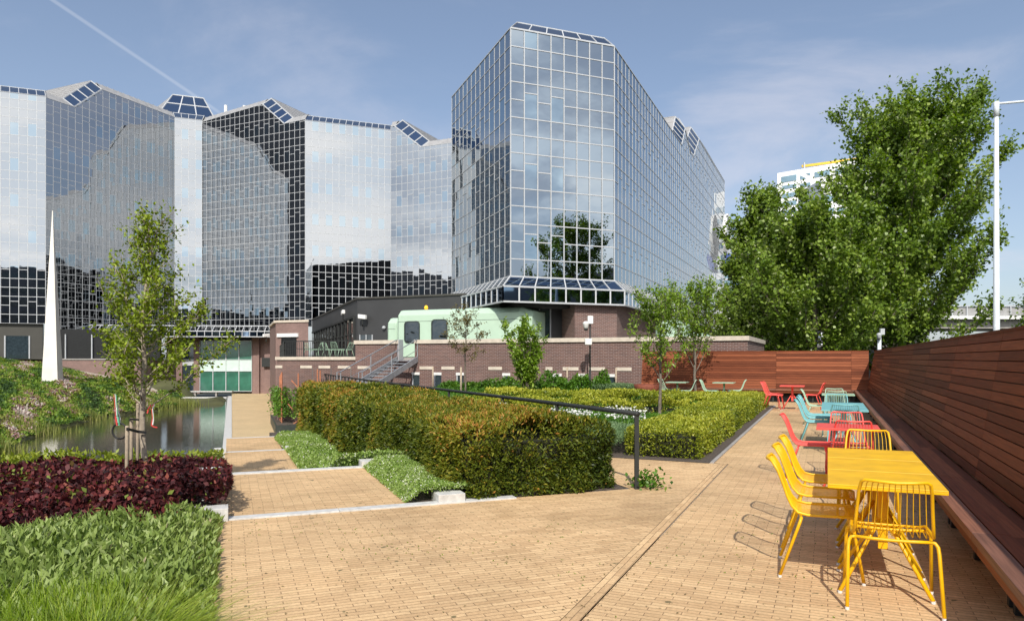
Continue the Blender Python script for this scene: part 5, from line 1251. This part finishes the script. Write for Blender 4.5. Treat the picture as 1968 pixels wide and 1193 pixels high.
stuff(tag(patch('lavender', 'leaf_silver', breg(27.2, 29.0, -8.5, -6.6), 6000, lambda x, y: 0.5+0*x, zz0, 0.12, 0.02, 25, up=1.2, hscale=2.5, depth=0.25), 'grey green lavender clump against the right part of the brick wall', 'perennials'))
def bush(lab, b, n, h, wd, mat, nl, L_, W_, seed, z=0.0):
    r = np.random.default_rng(seed); c = np.array(PB(b, n, z)); t = thing('shrub', lab, 'shrub', c, 'bright shrubs along the brick wall')
    d = rdir(nl); d[:, 2] = np.abs(d[:, 2]); rad_ = (0.55+0.45*r.random(nl)**0.4)*(1+0.28*noise3(d*2.2, 1.5, seed))
    P = c+d*np.array([wd, wd, h*0.78])*rad_[:, None]
    leaf_obj('foliage', mat, t, leaf_arrays(P, d*.6+rdir(nl), rdir(nl)+np.array([0, 0, 1.0]), L_*r.uniform(.6, 1.3, nl), W_*r.uniform(.6, 1.3, nl)), np.clip(0.5+.3*noise3(P, 2, seed)+r.normal(0, .18, nl), 0, 1))
    mb = MB()
    for k in range(7): dd = rdir(1)[0]; mb.tube([c, c+dd*np.array([wd*.2, wd*.2, 0])+(0, 0, h*.4), c+np.array([dd[0]*wd*.6, dd[1]*wd*.6, h*.85])], [.02, .014, .005], 5)
    mb.build('stems', 'bark', t)
for x, b, h, wd, lab in ((868, 28.3, .62, .6, 'small bright shrub against the wall right of the slim tree'), (940, 27.6, .75, .8, 'bright green shrub left of the bushy multi-stemmed tree'), (985, 28.0, .8, .8, 'bright green shrub directly behind the bushy tree'), (1062, 27.6, 1.15, .75, 'tall bright shrub between the bushy tree and the wall post'), (1082, 28.5, .9, .6, 'bright shrub right beside the left vine post'), (1113, 27.6, 1.15, .55, 'bright green shrub just left of the camera mast'), (1158, 27.8, 1.25, .5, 'upright bright shrub between the camera mast and the dark window'), (905, 28.6, .55, .7, 'low shrub under the slim brownish tree'), (1035, 26.8, .7, .7, 'low bright shrub in front of the bushy tree trunk')):
    bush(lab, b, on_b(x, b), h, wd, 'leaf_green', 1500, .14, .075, int(x))
bush('leafy plant growing round the foot of the handrail post', 7.62*1.0, 0, 0, 0, 'leaf_green', 8, .05, .03, 9) if False else None
r = np.random.default_rng(5); c = np.array(PA(7.5, 4.62, 0)); t = thing('post_plant', 'small leafy plant sprawling round the foot of the handrail post', 'plant', c)
nl = 260; P = c+np.column_stack([r.normal(0.05, .10, nl), r.normal(0, .10, nl), np.abs(r.normal(.07, .06, nl))]); leaf_obj('leaves', 'leaf_green', t, leaf_arrays(P, rdir(nl)+(0, 0, .3), rdir(nl)+(0, 0, 1.2), .055*r.uniform(.6, 1.3, nl), .04*r.uniform(.6, 1.3, nl)), np.clip(r.normal(.5, .22, nl), 0, 1))
mb = MB()
for k in range(6): mb.tube([c+(0, 0, 0), c+np.array([r.normal(0, .1), r.normal(0, .1), .1])], .004, 4)
mb.build('stems', 'leaf_green', t)

# left beds
def lreg(a0, a1, n0, n1, keep=None):
    def f(r, n):
        a = r.uniform(a0, a1, n); q = r.uniform(n0, n1, n); xy = a[:, None]*A+q[:, None]*NA; ok = (xy[:, 0]/np.maximum(xy[:, 1], .1) > -0.80) & (xy[:, 1] > 2.2)
        if keep is not None: ok &= keep(a, q)
        return xy[ok]
    return f
def edge_h(h):      # planting thins out towards the paving edge
    return lambda x, y: h*np.clip(0.35+(-(x*NA[0]+y*NA[1])-0.10)/0.5, 0.3, 1.0)
stuff(tag(patch('purple_shrubs', 'leaf_purple', lreg(6.62, 10.6, -5.5, -0.02, lambda a, q: (a > 7.55) | (q < -0.45)), 84000, lambda x, y: (0.44+0.26*noise2(x, y, 1.7, 77))*np.clip((x*A[0]+y*A[1]-6.45)/0.7, 0.4, 1), zleftv, 0.056, 0.036, 31, up=0.2, hscale=3.2, hue=0.3, bias=0.45, sig=0.24, depth=0.26), 'dense dark purple leaved shrubs nearest the path in the left bed', 'shrubs'))
stuff(tag(patch('purple_shrubs', 'leaf_purple', lreg(10.6, 14.6, -12, -0.1), 76000, lambda x, y: 0.52+0.28*noise2(x, y, 1.4, 78), zleftv, 0.08, 0.052, 32, up=0.2, hscale=2.4, hue=0.3, bias=0.45, sig=0.24, depth=0.24), 'dark purple shrubs round the staked young tree', 'shrubs'))
stuff(tag(patch('yellow_green_shrubs', 'leaf_yellowgreen', lreg(14.7, 17.4, -14, -0.2), 13000, lambda x, y: 0.78+0.35*noise2(x, y, 1.2, 8), zleftv, 0.12, 0.055, 33, up=0.6, hscale=1.4, hue=0.2, depth=0.3), 'yellow green shrubs between the purple bed and the pond', 'shrubs'))
stuff(tag(patch('sage_bed', 'leaf_sage', lreg(3.9, 7.35, -5.5, -0.10, lambda a, q: (a < 6.75+0.15*np.sin(q*5)) | (q > -0.55)), 56000, edge_h(0.33), zleftv, 0.072, 0.026, 34, up=1.25, hscale=5.0, hue=0.22, bias=0.45, depth=0.34), 'soft grey green sage like plants filling the near left bed', 'perennials'))
def gxy(seed, n, a0, a1, n0, n1):
    r = np.random.default_rng(seed); a = r.uniform(a0, a1, n); q = r.uniform(n0, n1, n); xy = a[:, None]*A+q[:, None]*NA
    ok = (xy[:, 0]/xy[:, 1] > -.85) & (xy[:, 1] > 2.0); return xy[ok]
xy = gxy(41, 26000, 2.6, 4.75, -4.5, -0.55)
stuff(tag(blades('ornamental_grass', 'leaf_grass', xy, zleftv(xy[:, 0], xy[:, 1]), 0.42, 0.010, 42, lean=0.4), 'bright green broad bladed grass in the bottom left corner', 'grass'))
c = np.array(XY(PA(4.02, -0.62))); r = np.random.default_rng(43); xy = c+r.normal(0, 0.14, (5200, 2))
stuff(tag(blades('fine_grass', 'leaf_grass', xy, zleftv(xy[:, 0], xy[:, 1]), 0.42, 0.0035, 44, lean=1.0, center=c, bias=0.75), 'tuft of fine pale feathery grass leaning over the paving edge', 'grass'))
# stray weeds / fallen bits on the paving
r = np.random.default_rng(50); n = 700; a = r.uniform(3.5, 12, n); q = r.uniform(-.1, 3.2, n); xy = a[:, None]*A+q[:, None]*NA
n2 = 500; b_ = r.uniform(3.5, 20, n2); q2 = r.uniform(-1.4, .8, n2); xy = np.concatenate([xy, b_[:, None]*B+q2[:, None]*NB]); n = len(xy)
ok = (xy@NA < 1.75) | (xy@A < 7.4); ok &= ~((xy@B > 10.9) & (xy@NB < -1.5)); xy = xy[ok]; n = len(xy)
P = np.column_stack([xy, np.full(n, -0.004)]); D = rdir(n); D[:, 2] = 0.05
stuff(tag(leaf_obj('fallen_leaves', 'leaf_brown', None, leaf_arrays(P, D, np.tile([0, 0, 1.0], (n, 1)), 0.022*r.uniform(.4, 1.3, n), .012*r.uniform(.5, 1.3, n)), r.random(n)), 'tiny dry leaves scattered over the yellow paving', 'leaves'))

r = np.random.default_rng(51); n = 700; a = r.uniform(3.5, 9, n); q = r.uniform(-.12, 3.2, n); a = np.round(a/0.052)*0.052; xy = a[:, None]*A+q[:, None]*NA
xy = xy[(noise2(xy[:, 0], xy[:, 1], 2.2, 12) > 0.25) & ((xy@NA < 1.75) | (xy@A < 7.4)) & (xy@NB < kern-.1)]; n = len(xy)
n2 = 450; b_ = np.round(r.uniform(3.5, 12, n2)/0.052)*0.052; q2 = r.uniform(-1.3, 1.2, n2); x2 = b_[:, None]*B+q2[:, None]*NB; x2 = x2[noise2(x2[:, 0], x2[:, 1], 2.2, 13) > 0.2]
xy = np.repeat(np.concatenate([xy, x2]), 3, axis=0)+r.normal(0, 0.006, (3*(n+len(x2)), 2)); n = len(xy)
P = np.column_stack([xy, np.full(n, -0.008)]); D = rdir(n); D[:, 2] = 0.5+np.abs(D[:, 2])
stuff(tag(leaf_obj('moss', 'leaf_grass', None, leaf_arrays(P, D, rdir(n), 0.014*r.uniform(.4, 1.3, n), .007*r.uniform(.5, 1.3, n)), r.random(n)*.5), 'tiny moss and grass tufts growing in the paving joints', 'moss'))

# ================================================================ TREES
zt_tree = zleft(TX, TY)
tree('young_tree', 'young staked tree with fresh yellow green leaves in the purple bed', (TX, TY, zt_tree), zat(408, TY)-zt_tree, 0.05, 1.35,
     lambda s, a: (0.80*max(0.0, (1-s)/0.7)**0.85+0.06)*(1.0+0.25*(math.cos(a-0.2) > 0.95)), 50, 18, 17, 0.062, 0.042, 0.24, 'leaf_young', 'bark_light', up=0.60, seed=61, tw_up=0.5, minseg=5, hue=0.2, limb_r=0.34)
def gtree(lab, x, Y, ytop, r_, mat, seed, nl=18, n_limb=14, h0=0.7, L_=.10, W_=.05, tw=.3, gname='young_tree', stems=1, tr=0.04, up=.9, ntw=9):
    p = (ray(x)*Y, Y, 0.0)
    return tree(gname, lab, p, zat(ytop, Y), tr, h0, lambda s, a: r_*(1.0-0.55*abs(s-.45)*1.6), n_limb, ntw, nl, L_, W_, tw, mat, 'bark', up=up, seed=seed, tw_up=.6, minseg=4, stems=stems, start=.15)
gtree('young fruit tree standing alone in the right garden bed', 1268, 15.8, 570, 0.74, 'leaf_cherry', 71, 21, 20, 0.95, .088, .034, .26, tr=.038, up=1.7, ntw=11)
gtree('young fruit tree behind the first, in front of the mint chairs', 1335, 24.6, 556, 1.25, 'leaf_cherry', 72, 25, 22, 0.95, .12, .046, .40, tr=.05, up=1.7, ntw=13)
gtree('bushy multi-stemmed tree with bright leaves in front of the brick wall', 1012, 26.6, 618, 1.0, 'leaf_cherry', 73, 36, 22, .3, .15, .06, .32, stems=2, tr=.04, ntw=14)
gtree('slim tree with sparse brownish leaves close to the brick wall', 894, 28.3, 592, 0.85, 'leaf_brown', 74, 13, 16, 1.35, .10, .05, .30, tr=.035, up=.5, ntw=9)
p = (ray(886)*28.2, 28.2, 0); mb = MB(); mb.tube([p, (p[0], p[1], 1.2)], .04, 8); tag(mb.build('tree_stake', 'stake_wood', smooth=True), 'pale stake beside the slim brownish tree at the wall', 'stake')
# big trees beyond the bench wall
tree('poplar', 'tall leaning poplar, largest tree behind the bench walls', (ray(1698)*42, 42, -2.7), zat(200, 42)+2.7, 0.34, 2.6,
     lambda s, a: 6.7*max(.30, (1.0-0.60*s**1.9))*(1-0.18*math.cos(a)*(math.cos(a) > 0))*(1-0.30*s*(math.cos(a) < 0)), 100, 40, 30, 0.21, 0.175, 1.35, 'leaf_poplar', 'bark', up=0.9, lean=(2.5, 0), seed=93, hue=.3, tw_up=.8, start=.12, minseg=14, limb_r=.3)
tree('poplar', 'broad poplar left of the leaning one, in front of the white office tower', (ray(1560)*38, 38, -2.7), zat(425, 38)+2.7, 0.28, 2.4,
     lambda s, a: 5.0*max(.26, (1.0-0.70*s**1.4)), 50, 36, 32, 0.20, 0.165, 1.2, 'leaf_poplar', 'bark', up=.8, lean=(0.3, 0), seed=82, hue=.3, tw_up=.8, start=.12, minseg=12, limb_r=.3)
tree('poplar', 'smaller poplar beside the right end of the glass tower', (ray(1468)*44, 44, -2.7), zat(372, 44)+2.7, 0.25, 2.2,
     lambda s, a: 2.9*max(.26, (1.0-0.72*s**1.3)), 44, 32, 28, 0.21, 0.17, 1.2, 'leaf_poplar', 'bark', up=.85, lean=(-0.3, 0), seed=83, hue=.3, tw_up=.9, start=.12, minseg=10, limb_r=.3)
tree('poplar', 'dark tree at the right edge of the frame behind the street lamp', (ray(2050)*46, 46, -2.7), zat(520, 46)+2.7, 0.25, 3.5,
     lambda s, a: 3.2*max(.25, (1.0-0.7*s**1.5)), 30, 26, 20, 0.2, 0.16, 1.0, 'leaf_poplar', 'bark', up=.6, seed=84, minseg=8)
tree('poplar', 'dark low tree between the terrace corner and the poplars', (ray(1425)*58, 58, -2.7), zat(570, 58)+2.7, 0.25, 2,
     lambda s, a: 3.3*max(.3, (1.0-0.6*s**1.5)), 30, 24, 20, 0.26, 0.2, 1.0, 'leaf_poplar', 'bark', up=.6, seed=85, minseg=8)
# tree mirrored in the tower, standing right of the frame beyond the bench wall
tree('street_tree', 'tree beyond the bench wall seen only mirrored in the glass tower', (22.0, 17.6, -2.7), 15.6, 0.25, 3,
     lambda s, a: 5.4*max(.2, (1.0-0.75*s**1.3)), 50, 34, 20, 0.2, 0.16, 1.1, 'leaf_poplar', 'bark', up=.8, seed=86, hue=.3, tw_up=.7)

# ================================================================ CITY
def office(label, x0, x1, Y, zt, mat, cat='office building', cols_=8, wz=3.6, first=None, glassm='blue_glass', depth=20, name='office_building', z0=-2.75, rot=0.0):
    t = thing(name, label, cat, ((x0+x1)/2, Y, z0)); mb = MB(); mb.abox(x0, x1, Y, Y+depth, z0, zt); mb.build('wall', mat, t)
    return t
Yw = 300.0
wx = lambda x: ray(x)*Yw
t = thing('office_tower', 'distant white office tower with a yellow beam on its roof behind the poplars', 'office tower', (wx(1572), Yw, -2.7))
mb = MB(); zl, zr = zat(333, Yw), zat(316, Yw)
vs = [(wx(1494), Yw, -2.7), (wx(1655), Yw-12, -2.7), (wx(1655)+6, Yw+20, -2.7), (wx(1494)*1.1+4, Yw+30, -2.7)]
mb.add(vs+[(a_, b_, (zl if i in (0, 3) else zr)) for i, (a_, b_, c_) in enumerate(vs)], [(0, 1, 5, 4), (1, 2, 6, 5), (2, 3, 7, 6), (3, 0, 4, 7), (4, 5, 6, 7)]); mb.build('wall', 'tower_white', t)
sl = (zr-zl)/(wx(1655)-wx(1494))
def tw(x0, x1, y0, y1, tri=None):
    m_ = MB(); X0, X1 = wx(x0), wx(x1); yy = lambda X: Yw-12*(X-wx(1494))/(wx(1655)-wx(1494))-0.25; dz = lambda X: sl*(X-X0)
    za, zb_ = zat(y1, Yw), zat(y0, Yw)
    q = [(X0, yy(X0), za), (X1, yy(X1), za+dz(X1)), (X1, yy(X1), zb_+dz(X1)), (X0, yy(X0), zb_)]
    if tri == 'l': q = [q[0], q[1], q[3]]
    if tri == 'r': q = [q[1], q[2], q[3]]
    m_.add(q, [tuple(range(len(q)))]); m_.build('window', 'blue_glass', t)
tw(1500, 1526, 341, 352); tw(1532, 1543, 341, 348.5, 'l'); tw(1541, 1549, 338, 343, 'r'); tw(1556, 1581, 337, 347); tw(1590, 1612, 334, 344); tw(1622, 1645, 331, 341)
tw(1502, 1526, 358.5, 365); tw(1532, 1549, 357, 364); tw(1570, 1582, 354, 360, 'r'); tw(1588, 1602, 354, 360); tw(1612, 1640, 350, 357)
for y in (374, 390, 406): tw(1502, 1526, y, y+8); tw(1532, 1549, y-1, y+6); tw(1556, 1581, y-2, y+5); tw(1590, 1612, y-3, y+4)
m_ = MB(); m_.bar((wx(1537), Yw-2, zat(322.5, Yw)), (wx(1640), Yw-8, zat(314.5, Yw)), 0.9, 0.9); m_.build('roof_beam', 'crane_yellow', t)
m_ = MB()
for x, y in ((1540, 316), (1564, 322), (1605, 318)): m_.bar((wx(x), Yw-3, zat(332, Yw)), (wx(x), Yw-3, zat(y, Yw)), .5, .5, up=(0, 1, 0))
m_.build('beam_support', 'alu_white', t)
Yg = 150.0
t = thing('office_building', 'blue glass office block with pale floor bands beyond the tower', 'office building', (ray(1420)*Yg, Yg, -2.7))
x0, x1 = ray(1383)*Yg, ray(1437)*Yg
mb = MB(); mb.abox(x0, x1, Yg, Yg+20, -2.7, zat(447, Yg)); mb.build('glazing', 'blue_glass', t)
mb = MB()
for y in (447, 456, 472, 487, 503, 519, 535, 551, 567, 583, 600): mb.abox(x0-.2, x1+.2, Yg-.15, Yg-.02, zat(y+3.5, Yg), zat(y, Yg))
mb.build('floor_bands', 'alu_grey', t)
# viaduct
Yv = 66.0; vx = lambda x: ray(x)*Yv
t = thing('viaduct', 'grey concrete road viaduct with a white edge and clear noise screen behind the trees', 'bridge', (vx(1700), Yv, -2.7))
mb = MB(); mb.abox(vx(1385), vx(2100), Yv, Yv+9, zat(613, Yv), zat(607, Yv)); mb.build('edge_beam', 'white_paint', t)
mb = MB(); mb.abox(vx(1385), vx(2100), Yv+.8, Yv+8.5, zat(630, Yv), zat(613.2, Yv)); mb.build('deck', 'concrete', t)
for x in (1500, 1640, 1790, 1985): mb = MB(); mb.abox(vx(x)-.5, vx(x)+.5, Yv+3, Yv+5, -2.7, zat(630, Yv)); mb.build('pier', 'concrete', t)
mb = MB(); mb.abox(vx(1385), vx(2100), Yv+.3, Yv+.36, zat(606, Yv), zat(589, Yv)); mb.build('noise_screen', 'roof_metal', t)
mb = MB()
for x in np.arange(1385, 2100, 28): mb.abox(vx(x)-.05, vx(x)+.05, Yv+.15, Yv+.29, zat(607, Yv), zat(587, Yv))
mb.abox(vx(1385), vx(2100), Yv+.14, Yv+.3, zat(588.3, Yv), zat(586.8, Yv)); mb.build('screen_posts', 'alu_white', t)
mb = MB(); mb.abox(vx(1385), vx(2100), Yv+12, Yv+13, -2.7, 3.0); tag(mb.build('low_building', 'concrete_dark'), 'low dark wall under the viaduct beyond the bench wall', 'wall')
# buildings and trees behind the camera: what the facades mirror
for i, (x0, x1, y0, y1, h, lab) in enumerate(((-75, -50, -70, -55, 19, 'dark brick block mirrored in the leftmost white face'), (-46, -22, -62, -50, 23, 'stepped dark block mirrored low in the left facade'), (-18, 16, -66, -52, 16, 'long dark low building mirrored along the foot of the wide white face'), (20, 48, -60, -45, 19, 'dark office block behind the viewer mirrored in the right of the white face'), (60, 85, -40, 0, 13, 'dark low building to the right mirrored in the lower panes'), (-140, -108, -15, 45, 25, 'dark block far to the left mirrored in the shaded lower facade'), (-135, -90, 42, 84, 78, 'tall dark tower left of the frame mirrored high in the folded face'))):
    t = thing('office_building', lab, 'office building', ((x0+x1)/2, (y0+y1)/2, -2.7)); mb = MB(); mb.abox(x0, x1, y0, y1, -2.7, h); mb.build('wall', 'city_grey', t)
    mb = MB()
    for z in np.arange(1, h-2, 3.2): mb.abox(x0+1, x1-1, y1+.0, y1+.06, z, z+1.5)
    mb.build('window', 'window_dark', t)
    mb = MB(); mb.abox(x0+5, x0+12, y0+3, y1-3, h, h+2.5); mb.build('plant_room', 'city_grey', t)

t = thing('office_building', 'white office slab added behind the poplars to be mirrored in the end of the glass tower', 'office building', (94, 208, -2.7))
mb = MB(); mb.abox(86, 101, 200, 216, -2.7, zat(345, 200)); mb.build('wall', 'tower_white', t)  # added slab, placed so the far end of the tower mirrors white
mb = MB()
for z in np.arange(2, 48, 3.6):
    for x in np.arange(86.8, 99, 3.6): mb.abox(x, x+2.8, 199.9, 199.98, z, z+1.6)
    mb.abox(85.9, 85.98, 202, 214, z, z+1.6)
mb.build('window_bands', 'blue_glass', t)

# ================================================================ SKY, SUN, CAMERA
w_ = bpy.data.worlds.new('World'); scn.world = w_; w_.use_nodes = True
nt = w_.node_tree; nt.nodes.clear()
sky = nt.nodes.new('ShaderNodeTexSky'); sky.sky_type = 'NISHITA'; sky.sun_disc = False
SUN_EL = R(41.9); sdir = Vector((-0.04, -0.96, 0.86)).normalized()
sky.sun_elevation = SUN_EL; sky.sun_rotation = R(180+2.4); sky.air_density = 1.0; sky.dust_density = 1.2; sky.ozone_density = 1.6
bg = nt.nodes.new('ShaderNodeBackground'); bg.inputs['Strength'].default_value = 0.105
out = nt.nodes.new('ShaderNodeOutputWorld')
tc = nt.nodes.new('ShaderNodeTexCoord'); sep = nt.nodes.new('ShaderNodeSeparateXYZ'); nt.links.new(tc.outputs['Generated'], sep.inputs[0])
def M(op, a, b=None, c=None, clamp=False):
    n_ = nt.nodes.new('ShaderNodeMath'); n_.operation = op; n_.use_clamp = clamp
    for i, v in enumerate((a, b, c)):
        if v is None: continue
        if isinstance(v, (int, float)): n_.inputs[i].default_value = v
        else: nt.links.new(v, n_.inputs[i])
    return n_.outputs[0]
def smooth(v, a, b):
    m_ = nt.nodes.new('ShaderNodeMapRange'); m_.interpolation_type = 'SMOOTHSTEP'; nt.links.new(v, m_.inputs[0]); m_.inputs[1].default_value = a; m_.inputs[2].default_value = b; return m_.outputs[0]
X, Y, Z = sep.outputs
zc = M('MAXIMUM', Z, 0.0); k = M('ADD', zc, 0.18)
cb = nt.nodes.new('ShaderNodeCombineXYZ'); nt.links.new(M('DIVIDE', X, k), cb.inputs[0]); nt.links.new(M('DIVIDE', Y, k), cb.inputs[1])
def cloud(scale, det, rough, loc, a, b, dist=0.3):
    mp = nt.nodes.new('ShaderNodeMapping'); mp.inputs['Location'].default_value = loc; nt.links.new(cb.outputs[0], mp.inputs[0])
    no = nt.nodes.new('ShaderNodeTexNoise'); no.inputs['Scale'].default_value = scale; no.inputs['Detail'].default_value = det; no.inputs['Roughness'].default_value = rough; no.inputs['Distortion'].default_value = dist
    nt.links.new(mp.outputs[0], no.inputs['Vector']); return smooth(no.outputs[0], a, b)
# bright cloud bank on the sun side, which the white facades mirror
c1_ = cloud(0.75, 9, 0.6, (3.1, 1.7, 0), 0.28, 0.52)
side = smooth(M('MULTIPLY', Y, -1.0), 0.34, 0.66); low = M('SUBTRACT', 1.0, smooth(Z, 0.42, 0.75))
c4_ = cloud(1.6, 8, 0.6, (1.2, 5.0, 0), 0.42, 0.62)
pat = M('SUBTRACT', 1.0, M('MULTIPLY', smooth(X, 0.48, 0.66), M('SUBTRACT', 0.85, M('MULTIPLY', c4_, 0.7))))
m1 = M('MULTIPLY', M('MULTIPLY', M('MULTIPLY', c1_, side), low), pat)
# thin veils over the front sky, thicker to the right
c2_ = cloud(1.1, 8, 0.58, (7.9, 2.6, 0), 0.46, 0.70, 0.5)
m2 = M('MULTIPLY', c2_, M('ADD', 0.36, M('MULTIPLY', smooth(X, -0.1, 0.6), 0.24)))
# vapour trail: a thin great-circle band
va_ = Vector((-884/F, 1, 688/F)).normalized(); vb_ = Vector((-594/F, 1, 493/F)).normalized(); nv = va_.cross(vb_).normalized()
dt = nt.nodes.new('ShaderNodeVectorMath'); dt.operation = 'DOT_PRODUCT'; nt.links.new(tc.outputs['Generated'], dt.inputs[0]); dt.inputs[1].default_value = nv
band = M('SUBTRACT', 1.0, smooth(M('ABSOLUTE', dt.outputs['Value']), 0.0006, 0.0030))
m3 = M('MULTIPLY', M('MULTIPLY', band, smooth(Y, 0.5, 0.7)), M('MULTIPLY', M('SUBTRACT', 1.0, smooth(X, -0.37, -0.345)), 0.17))
haze = M('ADD', 0.16, M('MULTIPLY', M('SUBTRACT', 1.0, smooth(Z, 0.0, 0.45)), 0.20))
def mx(fac, a, b):
    n_ = nt.nodes.new('ShaderNodeMix'); n_.data_type = 'RGBA'; nt.links.new(fac, n_.inputs[0])
    for i, v in ((6, a), (7, b)):
        if isinstance(v, tuple): n_.inputs[i].default_value = (*v, 1)
        else: nt.links.new(v, n_.inputs[i])
    return n_.outputs[2]
CB = 14.0
c = mx(haze, sky.outputs[0], (4.6, 5.2, 6.6))
c = mx(m2, c, (5.9, 5.9, 6.6)); c = mx(m3, c, (7.6, 7.8, 8.2)); cc_ = mx(cloud(1.3, 8, 0.6, (4.4, 0.6, 0), 0.40, 0.62), (CB*0.80, CB*0.85, CB*0.91), (CB*1.06, CB*1.04, CB*1.02))
c = mx(m1, c, cc_)
nt.links.new(c, bg.inputs['Color']); nt.links.new(bg.outputs[0], out.inputs['Surface'])
sl_ = bpy.data.lights.new('sun', 'SUN'); sl_.energy = 3.6; sl_.angle = R(0.53); sl_.color = (1.0, 0.94, 0.85)
so = bpy.data.objects.new('sun', sl_); col.objects.link(so); so.rotation_euler = (-sdir).to_track_quat('-Z', 'Y').to_euler()

cam = bpy.data.cameras.new('camera'); co = bpy.data.objects.new('camera', cam); col.objects.link(co)
cam.sensor_width = 36; cam.lens = 36*F/1968; co.location = (0, 0, EYE); co.rotation_euler = (R(90), 0, 0)
cam.shift_y = (688-596.5)/1968; cam.clip_start = 0.1; cam.clip_end = 6000
scn.camera = co
for o in bpy.data.objects:
    if '_w' in o.keys(): del o['_w']
scn.view_settings.view_transform = 'Standard'; scn.view_settings.look = 'None'; scn.view_settings.exposure = 0.3; scn.view_settings.gamma = 1
scn.cycles.use_denoising = True
try: scn.cycles.denoiser = 'OPENIMAGEDENOISE'
except Exception: pass
scn.cycles.caustics_reflective = False; scn.cycles.caustics_refractive = False
scn.cycles.max_bounces = 8; scn.cycles.sample_clamp_indirect = 6
